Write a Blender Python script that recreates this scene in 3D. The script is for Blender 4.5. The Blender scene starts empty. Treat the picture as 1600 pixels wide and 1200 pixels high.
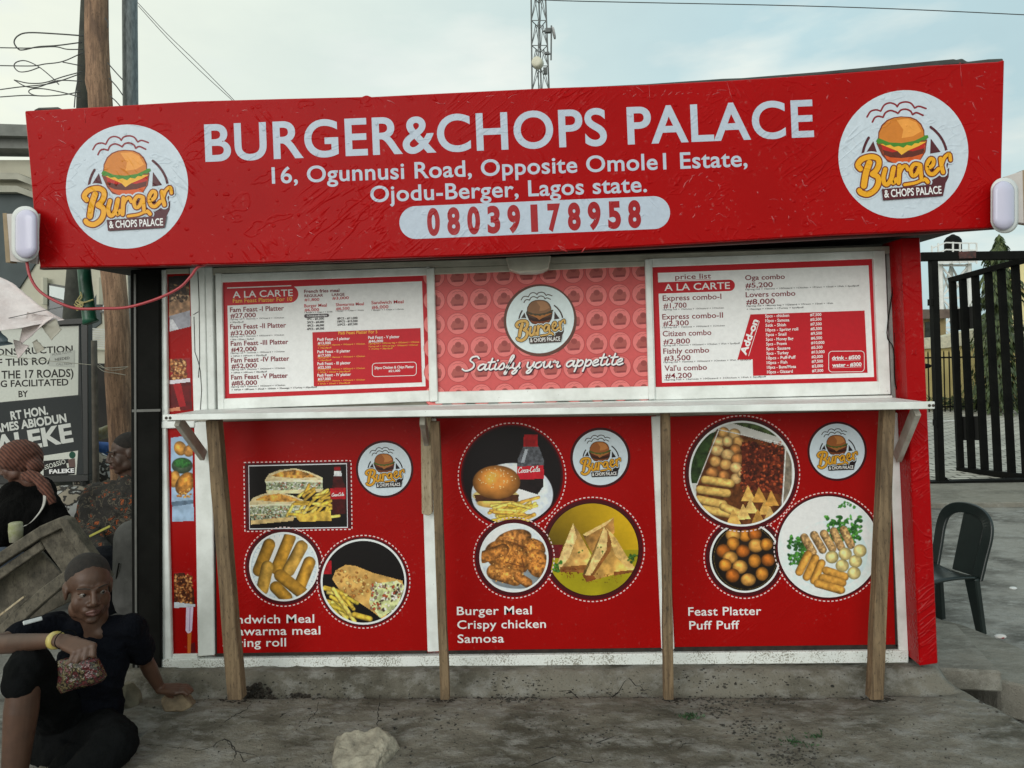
import bpy, bmesh, math, random
import numpy as np
from mathutils import Vector, Matrix, Quaternion

# ------------------------------------------------------------------ camera, sky, sun, exposure
scene = bpy.context.scene
C = bpy.data.collections.new('place'); scene.collection.children.link(C)
R_ = math.radians
F_PX, PX0, PY0 = 1150.0, 800.0, 550.0          # focal length and principal point, in pixels of a 1600 x 1200 frame
CAM = Vector((0.0, -3.0, 1.27))
ROT = Matrix.Rotation(R_(2.5), 3, 'Z') @ Matrix.Rotation(R_(90), 3, 'X') @ Matrix.Rotation(R_(-1.3), 3, 'Z')
cam = bpy.data.cameras.new('camera'); camo = bpy.data.objects.new('camera', cam); C.objects.link(camo)
cam.sensor_width = 36; cam.lens = F_PX / 1600 * 36; cam.shift_y = (PY0 - 600) / 1600
cam.clip_start = 0.05; cam.clip_end = 2000
camo.matrix_world = Matrix.Translation(CAM) @ ROT.to_4x4()
scene.camera = camo
SUN_EL, SUN_AZ = 20, -24       # low, behind and left of the viewer, veiled by cloud
w = bpy.data.worlds.new('World'); scene.world = w; w.use_nodes = True
nt = w.node_tree; nd = nt.nodes; lk = nt.links
bg = nd['Background']; bg.inputs[1].default_value = 0.105
sky = nd.new('ShaderNodeTexSky'); sky.sky_type = 'NISHITA'; sky.sun_disc = False
sky.sun_elevation = R_(SUN_EL); sky.sun_rotation = R_(180 + SUN_AZ); sky.air_density = 1.4; sky.dust_density = 3
tc = nd.new('ShaderNodeTexCoord')
mp = nd.new('ShaderNodeMapping'); mp.inputs['Scale'].default_value = (1.0, 1.0, 2.6); lk.new(tc.outputs['Generated'], mp.inputs[0])
nz = nd.new('ShaderNodeTexNoise'); nz.inputs['Scale'].default_value = 2.2; nz.inputs['Detail'].default_value = 7; nz.inputs['Roughness'].default_value = .55
lk.new(mp.outputs[0], nz.inputs['Vector'])
sx = nd.new('ShaderNodeSeparateXYZ'); lk.new(tc.outputs['Generated'], sx.inputs[0])
rmp = nd.new('ShaderNodeValToRGB'); rmp.color_ramp.elements[0].position = .40; rmp.color_ramp.elements[1].position = .66
rmp.color_ramp.elements[0].color = (.80, .80, .80, 1); rmp.color_ramp.elements[1].color = (.96, .96, .96, 1)
lk.new(nz.outputs[0], rmp.inputs[0])
side = nd.new('ShaderNodeMapRange'); side.inputs[1].default_value = -.6; side.inputs[2].default_value = .25
lk.new(sx.outputs[0], side.inputs[0])
tint = nd.new('ShaderNodeMix'); tint.data_type = 'RGBA'
tint.inputs[6].default_value = (9.5, 9.7, 8.1, 1); tint.inputs[7].default_value = (5.1, 6.9, 7.25, 1)
lk.new(side.outputs[0], tint.inputs[0])
mp2 = nd.new('ShaderNodeMapping'); mp2.inputs['Scale'].default_value = (1.6, 1.0, 4.5); mp2.inputs['Rotation'].default_value = (0, .35, 0); mp2.inputs['Location'].default_value = (.35, 0, .2); lk.new(tc.outputs['Generated'], mp2.inputs[0])
nc = nd.new('ShaderNodeTexNoise'); nc.inputs['Scale'].default_value = 2.6; nc.inputs['Detail'].default_value = 6; nc.inputs['Roughness'].default_value = .5; lk.new(mp2.outputs[0], nc.inputs['Vector'])
rc = nd.new('ShaderNodeValToRGB'); rc.color_ramp.elements[0].position = .48; rc.color_ramp.elements[1].position = .70; lk.new(nc.outputs[0], rc.inputs[0])
puff = nd.new('ShaderNodeMix'); puff.data_type = 'RGBA'; lk.new(rc.outputs[0], puff.inputs[0]); lk.new(tint.outputs[2], puff.inputs[6]); puff.inputs[7].default_value = (8.4, 8.9, 8.3, 1)
veil = nd.new('ShaderNodeMix'); veil.data_type = 'RGBA'
lk.new(rmp.outputs[0], veil.inputs[0]); lk.new(sky.outputs[0], veil.inputs[6]); lk.new(puff.outputs[2], veil.inputs[7])
lk.new(veil.outputs[2], bg.inputs[0])
sun = bpy.data.lights.new('sun', 'SUN'); suno = bpy.data.objects.new('sun', sun); C.objects.link(suno)
sun.energy = 1.3; sun.angle = R_(40); sun.color = (1, .985, .96)
_d = Vector((math.sin(R_(SUN_AZ)) * math.cos(R_(SUN_EL)), -math.cos(R_(SUN_AZ)) * math.cos(R_(SUN_EL)), math.sin(R_(SUN_EL))))
suno.rotation_euler = _d.to_track_quat('Z', 'Y').to_euler()
vs = scene.view_settings; vs.view_transform = 'Standard'; vs.look = 'None'; vs.exposure = 0.06; vs.gamma = 1
scene.cycles.use_denoising = True
random.seed(4); rng = np.random.default_rng(7)

# ------------------------------------------------------------------ helpers: measuring
_RN = np.array(ROT)
def un(P, Y):
    """pixels of the photograph -> points on the upright plane y = Y"""
    P = np.atleast_2d(np.asarray(P, float))
    d = np.stack([(P[:, 0] - PX0) / F_PX, (PY0 - P[:, 1]) / F_PX, -np.ones(len(P))], 1) @ _RN.T
    t = (Y - CAM.y) / d[:, 1]
    return np.array(CAM) + d * t[:, None]
def at(px, py, Y): return Vector(un([(px, py)], Y)[0])
def onz(px, py, Z):
    d = ROT @ Vector(((px - PX0) / F_PX, (PY0 - py) / F_PX, -1)); return CAM + d * ((Z - CAM.z) / d.z)
def ppm(Y): return F_PX / (Y - CAM.y)
def lin(c):
    c = np.asarray(c, float) / 255
    return np.where(c <= .04045, c / 12.92, ((c + .055) / 1.055) ** 2.4)

# ------------------------------------------------------------------ helpers: materials
def nodes(name):
    m = bpy.data.materials.new(name); m.use_nodes = True
    return m, m.node_tree.nodes, m.node_tree.links, m.node_tree.nodes['Principled BSDF']
def tex(nd, lk, scale=5, detail=6, stretch=(1, 1, 1), rough=.6, kind='ShaderNodeTexNoise'):
    t = nd.new('ShaderNodeTexCoord'); p = nd.new('ShaderNodeMapping'); p.inputs['Scale'].default_value = stretch
    n = nd.new(kind); n.inputs['Scale'].default_value = scale
    if kind == 'ShaderNodeTexNoise': n.inputs['Detail'].default_value = detail; n.inputs['Roughness'].default_value = rough
    lk.new(t.outputs['Object'], p.inputs[0]); lk.new(p.outputs[0], n.inputs['Vector'])
    return n
def ramp(nd, lk, src, stops):
    r = nd.new('ShaderNodeValToRGB'); e = r.color_ramp.elements
    while len(e) < len(stops): e.new(.5)
    for k, (p, c) in enumerate(stops):
        e[k].position = p; e[k].color = (*c, 1) if len(c) == 3 else c
    lk.new(src, r.inputs[0]); return r
def bumpn(nd, lk, bs, src, strength, dist=.01):
    b = nd.new('ShaderNodeBump'); b.inputs['Strength'].default_value = strength; b.inputs['Distance'].default_value = dist
    lk.new(src, b.inputs['Height']); lk.new(b.outputs[0], bs.inputs['Normal']); return b
def mat(name, c1, c2=None, scale=6, rough=.6, bump=.0, bscale=40, spec=.5, stretch=(1, 1, 1), lo=.35, hi=.65, metal=0, dist=.01):
    m, nd, lk, b = nodes(name)
    b.inputs['Roughness'].default_value = rough; b.inputs['Specular IOR Level'].default_value = spec; b.inputs['Metallic'].default_value = metal
    if c2 is None: c2 = tuple(x * .75 for x in c1)
    n = tex(nd, lk, scale, 7, stretch); r = ramp(nd, lk, n.outputs[0], [(lo, c2), (hi, c1)])
    lk.new(r.outputs[0], b.inputs['Base Color'])
    if bump:
        n2 = tex(nd, lk, bscale, 6, stretch); bumpn(nd, lk, b, n2.outputs[0], bump, dist)
    return m
def mixc(nd, lk, fac, a, b, blend='MIX'):
    x = nd.new('ShaderNodeMix'); x.data_type = 'RGBA'; x.blend_type = blend
    for s, v in ((0, fac), (6, a), (7, b)):
        if hasattr(v, 'is_linked'): lk.new(v, x.inputs[s])
        elif s == 0: x.inputs[0].default_value = v
        else: x.inputs[s].default_value = (*v, 1)
    return x.outputs[2]
def math_(nd, lk, op, a, b=0.5):
    x = nd.new('ShaderNodeMath'); x.operation = op
    for s, v in ((0, a), (1, b)):
        if hasattr(v, 'is_linked'): lk.new(v, x.inputs[s])
        else: x.inputs[s].default_value = v
    return x.outputs[0]

def wrinkles(nd, lk, b, amount):
    """crinkled sticky vinyl: patches of thin slanting folds and a few air bubbles, smooth between"""
    def rot(n, ang):
        mp_ = n.inputs['Vector'].links[0].from_node; mp_.vector_type = 'TEXTURE'; mp_.inputs['Rotation'].default_value = (0, R_(ang), 0); return n
    def fold(scale, ang, sx_, mid, wdt):
        f = rot(tex(nd, lk, scale, 2, (1, 1, 1 / sx_), .5), ang)
        return ramp(nd, lk, math_(nd, lk, 'ABSOLUTE', math_(nd, lk, 'SUBTRACT', f.outputs[0], mid)), [(0, (1, 1, 1)), (wdt, (0, 0, 0))]).outputs[0]
    pa = ramp(nd, lk, tex(nd, lk, 2.2, 4).outputs[0], [(.53, (0, 0, 0)), (.70, (1, 1, 1))]).outputs[0]
    pb_ = ramp(nd, lk, tex(nd, lk, 3.1, 4, (1, 1, 1.3)).outputs[0], [(.54, (0, 0, 0)), (.70, (1, 1, 1))]).outputs[0]
    h = math_(nd, lk, 'MULTIPLY', fold(26, 52, .16, .5, .05), pa)
    h = math_(nd, lk, 'ADD', h, math_(nd, lk, 'MULTIPLY', fold(22, -40, .2, .46, .045), pb_))
    h = math_(nd, lk, 'ADD', h, math_(nd, lk, 'MULTIPLY', fold(16, 75, .5, .36, .03), .25))
    bub = ramp(nd, lk, tex(nd, lk, 34, 1).outputs[0], [(.70, (0, 0, 0)), (.80, (1, 1, 1))]).outputs[0]; h = math_(nd, lk, 'ADD', h, math_(nd, lk, 'MULTIPLY', bub, .9))
    g = tex(nd, lk, 150, 2); h = math_(nd, lk, 'ADD', h, math_(nd, lk, 'MULTIPLY', g.outputs[0], .10))
    s = tex(nd, lk, 4, 2); h = math_(nd, lk, 'ADD', h, math_(nd, lk, 'MULTIPLY', s.outputs[0], .5))
    bumpn(nd, lk, b, h, amount, .012)

def vinyl(name, col, amount=.5, rough=.33, spec=.22):
    m, nd, lk, b = nodes(name); b.inputs['Specular IOR Level'].default_value = spec
    n = tex(nd, lk, 3, 5); c = mixc(nd, lk, ramp(nd, lk, n.outputs[0], [(.35, (0, 0, 0)), (.7, (1, 1, 1))]).outputs[0], tuple(x * .88 for x in col), col)
    sp = tex(nd, lk, 55, 5); sc_ = tex(nd, lk, 6, 4)
    du = math_(nd, lk, 'MULTIPLY', ramp(nd, lk, sp.outputs[0], [(.60, (0, 0, 0)), (.74, (.35, .35, .35))]).outputs[0], ramp(nd, lk, sc_.outputs[0], [(.45, (0, 0, 0)), (.65, (1, 1, 1))]).outputs[0])
    c = mixc(nd, lk, du, c, (.42, .22, .20))
    lk.new(c, b.inputs['Base Color']); b.inputs['Roughness'].default_value = rough
    wrinkles(nd, lk, b, amount); return m
def printed(name, amount=0, rough=.35):
    m, nd, lk, b = nodes(name); b.inputs['Specular IOR Level'].default_value = .25
    a = nd.new('ShaderNodeVertexColor'); a.layer_name = 'Col'
    g = tex(nd, lk, 60, 4); c = mixc(nd, lk, 1.0, a.outputs[0], ramp(nd, lk, g.outputs[0], [(.3, (.9, .9, .9)), (.7, (1, 1, 1))]).outputs[0], 'MULTIPLY')
    lk.new(c, b.inputs['Base Color']); b.inputs['Roughness'].default_value = rough
    if amount: wrinkles(nd, lk, b, amount)
    return m

# ------------------------------------------------------------------ helpers: objects
ORIG = {}
def root_of(o):
    while o.parent: o = o.parent
    return o
def tag(o, label, cat, group=None):
    o['label'] = label; o['category'] = cat
    if group: o['group'] = group
    return o
def thing(name, label, cat, loc, group=None):
    o = bpy.data.objects.new(name, None); o.empty_display_size = .1; C.objects.link(o); o.location = loc
    ORIG[o.name] = Vector(loc); return tag(o, label, cat, group)
def place(me, name, parent=None, kind=None):
    """link a mesh whose vertices are in world metres; its origin becomes its base (or its parent's)"""
    o = bpy.data.objects.new(name, me); C.objects.link(o)
    if parent:
        o.parent = parent; org = ORIG[root_of(parent).name]
    else:
        n = len(me.vertices); co = np.empty(n * 3); me.vertices.foreach_get('co', co); co = co.reshape(-1, 3)
        a, z = co.min(0), co.max(0); org = Vector(((a[0] + z[0]) / 2, (a[1] + z[1]) / 2, a[2]))
        if kind == 'structure': org = Vector((0, 0, 0))
        o.location = org; ORIG[o.name] = org
    me.transform(Matrix.Translation(-org))
    if kind: o['kind'] = kind
    return o

class MB:
    """mesh builder, world coordinates"""
    def __init__(s): s.v = []; s.f = []
    def add(s, vs, fs):
        n = len(s.v); s.v += [Vector(v) for v in vs]; s.f += [tuple(i + n for i in f) for f in fs]; return s
    def hexa(s, p):      # 8 corners: 4 of one face, the matching 4 of the other
        return s.add(p, [(0, 1, 2, 3), (7, 6, 5, 4), (0, 4, 5, 1), (1, 5, 6, 2), (2, 6, 7, 3), (3, 7, 4, 0)])
    def prism(s, poly, y0, y1):     # pixel outline on plane y0, pushed straight back to y1
        a = un(poly, y0); n = len(a); b = a.copy(); b[:, 1] = y1
        return s.add(np.concatenate([a, b]), [tuple(range(n)), tuple(range(2 * n - 1, n - 1, -1))] + [(i, i + n, (i + 1) % n + n, (i + 1) % n) for i in range(n)])
    def box(s, c, d, rot=None):
        c = Vector(c); p = []
        for z in (-1, 1):
            for x, y in ((-1, -1), (1, -1), (1, 1), (-1, 1)):
                v = Vector((x * d[0] / 2, y * d[1] / 2, z * d[2] / 2)); p.append(c + (rot @ v if rot else v))
        return s.hexa(p)
    def beam(s, p, q, w, t, up=(0, 0, 1), w2=None):
        p, q = Vector(p), Vector(q); d = (q - p).normalized(); a = d.cross(Vector(up))
        if a.length < 1e-4: a = d.cross(Vector((1, 0, 0)))
        a.normalize(); b = a.cross(d); w2 = w2 or w; pts = []
        for e, ww in ((p, w), (q, w2)):
            pts += [e - a * ww / 2 - b * t / 2, e + a * ww / 2 - b * t / 2, e + a * ww / 2 + b * t / 2, e - a * ww / 2 + b * t / 2]
        return s.hexa(pts)
    def tube(s, pts, r, n=8, cap=True):
        pts = [Vector(p) for p in pts]; rs = r if hasattr(r, '__len__') else [r] * len(pts); base = len(s.v); ref = None
        for i, p in enumerate(pts):
            d = (pts[min(i + 1, len(pts) - 1)] - pts[max(i - 1, 0)]).normalized()
            if ref is None: ref = d.orthogonal().normalized()
            ref = (ref - d * ref.dot(d)); ref = ref.normalized() if ref.length > 1e-6 else d.orthogonal().normalized()
            b = d.cross(ref)
            for k in range(n):
                t = 2 * math.pi * k / n; s.v.append(p + (ref * math.cos(t) + b * math.sin(t)) * rs[i])
        for i in range(len(pts) - 1):
            for k in range(n):
                a = base + i * n + k; b_ = base + i * n + (k + 1) % n; s.f.append((a, b_, b_ + n, a + n))
        if cap:
            s.f.append(tuple(base + k for k in range(n))[::-1]); s.f.append(tuple(base + (len(pts) - 1) * n + k for k in range(n)))
        return s
    def ball(s, c, r, rot=None, sub=2):
        bm = bmesh.new(); bmesh.ops.create_icosphere(bm, subdivisions=sub, radius=1); c = Vector(c); r = r if hasattr(r, '__len__') else (r,) * 3
        vs = []
        for v in bm.verts:
            k = Vector((v.co.x * r[0], v.co.y * r[1], v.co.z * r[2])); vs.append(c + (rot @ k if rot else k))
        s.add(vs, [tuple(v.index for v in f.verts) for f in bm.faces]); bm.free(); return s
    def cap(s, p, q, r1, r2, sub=2):
        p, q = Vector(p), Vector(q); s.ball(p, r1, None, sub); s.ball(q, r2, None, sub)
        return s.tube([p, q], [r1, r2], 20)
    def lathe(s, c, prof, n=16, axis=None):      # profile of (radius, height)
        base = len(s.v); c = Vector(c)
        for r, h in prof:
            for k in range(n):
                t = 2 * math.pi * k / n; v = Vector((r * math.cos(t), r * math.sin(t), h)); s.v.append(c + (axis @ v if axis else v))
        for i in range(len(prof) - 1):
            for k in range(n):
                a = base + i * n + k; b = base + i * n + (k + 1) % n; s.f.append((a, b, b + n, a + n))
        s.f.append(tuple(base + k for k in range(n))[::-1]); s.f.append(tuple(base + (len(prof) - 1) * n + k for k in range(n))); return s
    def mesh(s, name, bevel=0, smooth=False):
        bm = bmesh.new(); vs = [bm.verts.new(v) for v in s.v]
        for f in s.f:
            try: bm.faces.new([vs[i] for i in f])
            except ValueError: pass
        bmesh.ops.recalc_face_normals(bm, faces=bm.faces)
        if bevel:
            ed = [e for e in bm.edges if len(e.link_faces) == 2 and e.calc_face_angle(0) > .5]
            bmesh.ops.bevel(bm, geom=ed, offset=bevel, segments=1, affect='EDGES')
        me = bpy.data.meshes.new(name); bm.to_mesh(me); bm.free()
        if smooth: me.shade_smooth()
        return me
    def build(s, name, m, parent=None, bevel=0, smooth=False, kind=None):
        me = s.mesh(name, bevel, smooth); me.materials.append(m); return place(me, name, parent, kind)

def organic(name, mb, m, parent=None, voxel=.006, smooth=5, sfac=.5, fold=0, fdir=(1, 0, .35), fs=.07):
    """many overlapping lumps -> ONE continuous skin"""
    me = mb.mesh('raw'); o = bpy.data.objects.new('raw', me); scene.collection.objects.link(o)
    r = o.modifiers.new('r', 'REMESH'); r.mode = 'VOXEL'; r.voxel_size = voxel
    if smooth: q = o.modifiers.new('s', 'SMOOTH'); q.iterations = smooth; q.factor = sfac
    dg = bpy.context.evaluated_depsgraph_get(); out = bpy.data.meshes.new_from_object(o.evaluated_get(dg)); out.name = name
    bpy.data.objects.remove(o); bpy.data.meshes.remove(me)
    if fold:      # cloth folds: long soft ridges across fdir
        n = len(out.vertices); co = np.empty(n * 3); out.vertices.foreach_get('co', co); co = co.reshape(-1, 3); no = np.empty(n * 3); out.vertices.foreach_get('normal', no); no = no.reshape(-1, 3)
        d1 = np.array(fdir) / np.linalg.norm(fdir); d2 = np.array([-d1[2], .4, d1[0]]); wob = vnoise(co[:, 0] + 31, co[:, 2] + co[:, 1] + 31, .16, 9) * .12
        rg = 1 - np.abs(2 * vnoise(co @ d1 + 40 + wob, co @ d2 * .3 + co[:, 1] * .5 + 40, fs, 17) - 1); rg2 = vnoise(co[:, 0] * 1.3 + 50, co[:, 2] + co[:, 1] + 50, fs * .6, 23)
        out.vertices.foreach_set('co', (co + no * (fold * ((rg - .75) * 1.6 + (rg2 - .47) * .8))[:, None]).ravel()); out.update()
    out.materials.clear(); out.materials.append(m); out.shade_smooth()
    return place(out, name, parent)

def catmull(pts, k=5, closed=False):
    P = [np.array(p, float) for p in pts]
    if len(P) < 3: return np.array(P)
    E = [P[-1]] + P + [P[0], P[1]] if closed else [2 * P[0] - P[1]] + P + [2 * P[-1] - P[-2]]
    out = []
    for i in range(1, len(E) - 2):
        for j in range(k):
            t = j / k; a, b, c, d = E[i - 1], E[i], E[i + 1], E[i + 2]
            out.append(.5 * (2 * b + (c - a) * t + (2 * a - 5 * b + 4 * c - d) * t * t + (3 * b - a - 3 * c + d) * t ** 3))
    if not closed: out.append(P[-1])
    return np.array(out)

# ------------------------------------------------------------------ helpers: flat printed artwork, in pixels of the photograph, laid on an upright plane
LIGHT = .78      # printed inks are measured from the photograph under this much light
_glyphs = {}
def glyph_mesh(s, bold, shear=0, spacing=1, res=3):
    key = (s, bold, shear, spacing, res)
    if key not in _glyphs:
        cu = bpy.data.curves.new('t', 'FONT'); cu.body = s; cu.size = 1; cu.resolution_u = res; cu.offset = bold; cu.shear = shear; cu.space_character = spacing
        o = bpy.data.objects.new('t', cu); me = o.to_mesh()
        co = np.empty(len(me.vertices) * 3); me.vertices.foreach_get('co', co); co = co.reshape(-1, 3)[:, :2].copy()
        fs = [tuple(p.vertices) for p in me.polygons]
        o.to_mesh_clear(); bpy.data.objects.remove(o); bpy.data.curves.remove(cu); _glyphs[key] = (co, fs)
    return _glyphs[key]
CAPH = None
class PB:
    def __init__(s, Y, step=.00004): s.Y = Y; s.step = step; s.k = 0; s.v = []; s.f = []; s.c = []
    def raw(s, P, faces, cols):     # cols: one sRGB colour, or one linear colour per face
        P = np.atleast_2d(P); n = sum(len(a) for a in s.v); s.k += 1
        s.v.append(un(P, s.Y - s.k * s.step - .0004)); s.f += [tuple(i + n for i in f) for f in faces]
        if isinstance(cols, tuple): cols = np.tile(np.minimum(lin(cols) / LIGHT, .86), (len(faces), 1))
        s.c.append(np.asarray(cols))
    def poly(s, pts, c): s.raw(pts, [tuple(range(len(pts)))], c)
    def strip(s, pts, width, c, closed=False):
        P = np.asarray(pts, float); n = len(P); wd = np.asarray(width if hasattr(width, '__len__') else [width] * n)
        T = np.roll(P, -1, 0) - np.roll(P, 1, 0) if closed else np.gradient(P, axis=0)
        T /= np.maximum(np.linalg.norm(T, axis=1), 1e-6)[:, None]; N = np.stack([-T[:, 1], T[:, 0]], 1) * (wd / 2)[:, None]
        m = n if closed else n - 1
        s.raw(np.concatenate([P + N, P - N]), [(i, (i + 1) % n, (i + 1) % n + n, i + n) for i in range(m)], c)
        if not closed:
            for e in (0, n - 1): s.disc(P[e][0], P[e][1], wd[e] / 2, wd[e] / 2, c, 10)
    def disc(s, x, y, rx, ry, c, n=48, sl=0):
        t = np.arange(n) / n * 2 * math.pi; s.poly(np.stack([x + rx * np.cos(t), y + ry * np.sin(t) + sl * rx * np.cos(t)], 1), c)
    def ring(s, x, y, r0, r1, c, n=72):
        t = np.arange(n) / n * 2 * math.pi; e = np.stack([np.cos(t), np.sin(t)], 1); o = np.array([x, y])
        s.raw(np.concatenate([o + e * r0, o + e * r1]), [(i, (i + 1) % n, (i + 1) % n + n, i + n) for i in range(n)], c)
    def dashes(s, pts, c, on=3.6, off=3.0, wdt=1.6):
        P = np.asarray(pts, float); L = np.concatenate([[0], np.cumsum(np.linalg.norm(np.diff(P, axis=0), axis=1))]); t = 0
        vs, fs = [], []
        while t + on < L[-1]:
            a = [np.interp(t, L, P[:, k]) for k in (0, 1)]; b = [np.interp(t + on, L, P[:, k]) for k in (0, 1)]
            a, b = np.array(a), np.array(b); d = (b - a) / max(np.linalg.norm(b - a), 1e-6); n = np.array([-d[1], d[0]]) * wdt / 2
            q = len(vs); vs += [a + n, b + n, b - n, a - n]; fs.append((q, q + 1, q + 2, q + 3)); t += on + off
        s.raw(vs, fs, c)
    def dcircle(s, x, y, r, c=(235, 190, 190), a0=0, a1=360):
        t = np.radians(np.linspace(a0, a1, 120)); s.dashes(np.stack([x + r * np.cos(t), y + r * np.sin(t)], 1), c)
    def text(s, t, x0, y0, x1, y1, h, c, bold=0.0, shear=0, spacing=1, fit=True):
        """baseline from (x0, y0) to (x1, y1), capitals h pixels high"""
        global CAPH
        if CAPH is None: CAPH = glyph_mesh('H', 0)[0][:, 1].max()
        co, fs = glyph_mesh(t, bold, shear, spacing, 8 if h > 20 else 3)
        if not len(co): return
        d = np.array([x1 - x0, y1 - y0], float); L = np.linalg.norm(d); d /= L; up = np.array([d[1], -d[0]])
        a, b = co[:, 0].min(), co[:, 0].max(); sc = L / (b - a) if fit else h / CAPH
        s.raw(np.array([x0, y0]) + np.outer((co[:, 0] - a) * sc, d) + np.outer(co[:, 1] * h / CAPH, up), fs, c)
    def picture(s, pic, mask):
        H, W = pic.X.shape; vid = np.arange(H * W).reshape(H, W); P = np.stack([pic.X.ravel(), pic.Y.ravel()], 1)
        cx = (pic.X[:-1, :-1] + pic.X[1:, 1:]) / 2; cy = (pic.Y[:-1, :-1] + pic.Y[1:, 1:]) / 2; ok = mask(cx, cy)
        q = np.stack([vid[:-1, :-1], vid[:-1, 1:], vid[1:, 1:], vid[1:, :-1]], -1)[ok]
        col = np.minimum(lin(np.clip(pic.I[:-1, :-1][ok] * 255, 0, 255)) / LIGHT, .86)
        s.raw(P, [tuple(r) for r in q.tolist()], col)
    def build(s, name, m, parent):
        V = np.concatenate(s.v); me = bpy.data.meshes.new(name)
        used = sorted({i for f in s.f for i in f}); mp_ = {u: k for k, u in enumerate(used)}
        me.from_pydata(V[used].tolist(), [], [tuple(mp_[i] for i in f) for f in s.f]); cols = np.concatenate(s.c)
        a = me.color_attributes.new('Col', 'FLOAT_COLOR', 'CORNER')
        tot = np.array([len(f) for f in s.f]); rep = np.repeat(cols, tot, 0); rgba = np.concatenate([rep, np.ones((len(rep), 1))], 1)
        a.data.foreach_set('color', rgba.astype(np.float32).ravel()); me.materials.append(m); me.update()
        # every face looks out of the wall
        fl = [p.index for p in me.polygons if p.normal.y > 0]
        if fl:
            bm = bmesh.new(); bm.from_mesh(me); bm.faces.ensure_lookup_table(); bmesh.ops.reverse_faces(bm, faces=[bm.faces[i] for i in fl]); bm.to_mesh(me); bm.free()
        return place(me, name, parent)

def vnoise(X, Y, scale, seed):
    r = np.random.default_rng(seed); G = r.random((64, 64)); out = 0; amp = .5
    for o in range(4):
        x, y = X / scale * 2 ** o, Y / scale * 2 ** o; i, j = np.floor(x).astype(int), np.floor(y).astype(int); u, v = x - i, y - j
        u, v = u * u * (3 - 2 * u), v * v * (3 - 2 * v); g = lambda a, b: G[a % 64, b % 64]
        out = out + amp * (g(i, j) * (1 - u) * (1 - v) + g(i + 1, j) * u * (1 - v) + g(i, j + 1) * (1 - u) * v + g(i + 1, j + 1) * u * v); amp *= .5
    return out
class Pic:
    """a small printed food picture, painted shape by shape"""
    def __init__(s, x0, y0, x1, y1, c, step=1.0, T=None):
        s.X, s.Y = np.meshgrid(np.arange(x0, x1 + step, step), np.arange(y0, y1 + step, step)); s.I = np.ones(s.X.shape + (3,)) * np.array(c) / 255; s.seed = int(x0 * 7 + y0)
        s.T = T or (lambda x, y: (x, y))
    def _put(s, m, c, shade):
        m = np.clip(m, 0, 1)[..., None]; s.I = s.I * (1 - m) + m * np.clip(np.array(c) / 255 * shade[..., None], 0, 1)
    def nz(s, scale, amt):
        s.seed += 1; return 1 + (vnoise(s.X + 300, s.Y + 300, scale, s.seed) - .47) * amt * 2
    def ell(s, x, y, rx, ry=None, ang=0, c=(200, 150, 80), edge=.55, n=.35, ns=6, soft=1.0):
        x, y = s.T(x, y); ry = ry or rx; sc = getattr(s.T, 'sc', 1)
        if rx >= 15 or ry >= 15: rx, ry = rx / sc, ry / sc
        a = math.radians(ang); u = ((s.X - x) * math.cos(a) + (s.Y - y) * math.sin(a)) / rx; v = (-(s.X - x) * math.sin(a) + (s.Y - y) * math.cos(a)) / ry
        d = np.sqrt(u * u + v * v); sh = 1.08 - edge * d * d + .25 * np.exp(-((u + .3) ** 2 + (v + .4) ** 2) * 5)
        s._put((1 - d) * min(rx, ry) / soft, c, sh * s.nz(ns, n)); return s
    def cap(s, x1, y1, x2, y2, r, c, edge=.6, n=.4, ns=5):
        x1, y1 = s.T(x1, y1); x2, y2 = s.T(x2, y2); dx, dy = x2 - x1, y2 - y1; L2 = dx * dx + dy * dy
        t = np.clip(((s.X - x1) * dx + (s.Y - y1) * dy) / L2, 0, 1); d = np.hypot(s.X - x1 - t * dx, s.Y - y1 - t * dy) / r
        side = ((s.X - x1) * dy - (s.Y - y1) * dx) / math.sqrt(L2) / r
        s._put((1 - d) * r, c, (1.05 - edge * d ** 2 + .18 * np.clip(side, -1, 1) * np.sign(dy + 1e-3)) * s.nz(ns, n)); return s
    def poly(s, pts, c, n=.3, ns=6, g=(0, 0)):
        P = [s.T(*p) for p in pts]; ins = np.zeros(s.X.shape, bool)
        for (xa, ya), (xb, yb) in zip(P, P[1:] + P[:1]):
            cr = (ya > s.Y) != (yb > s.Y); ins ^= cr & (s.X < (xb - xa) * (s.Y - ya) / ((yb - ya) or 1e-9) + xa)
        cx = np.mean([p[0] for p in P]); cy = np.mean([p[1] for p in P])
        s._put(ins.astype(float), c, s.nz(ns, n) + g[0] * (s.X - cx) / 30 + g[1] * (s.Y - cy) / 30); return s
    def bits(s, x0, y0, x1, y1, cols, k, r=2.0, seed=1):
        T0 = s.T; s.T = lambda x, y: (x, y); r_ = np.random.default_rng(seed)
        for i in range(k):
            s.ell(r_.uniform(x0, x1), r_.uniform(y0, y1), r * r_.uniform(.6, 1.5), r * r_.uniform(.5, 1.1), r_.uniform(0, 180), cols[i % len(cols)], .5, .3, 3)
        s.T = T0; return s

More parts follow.
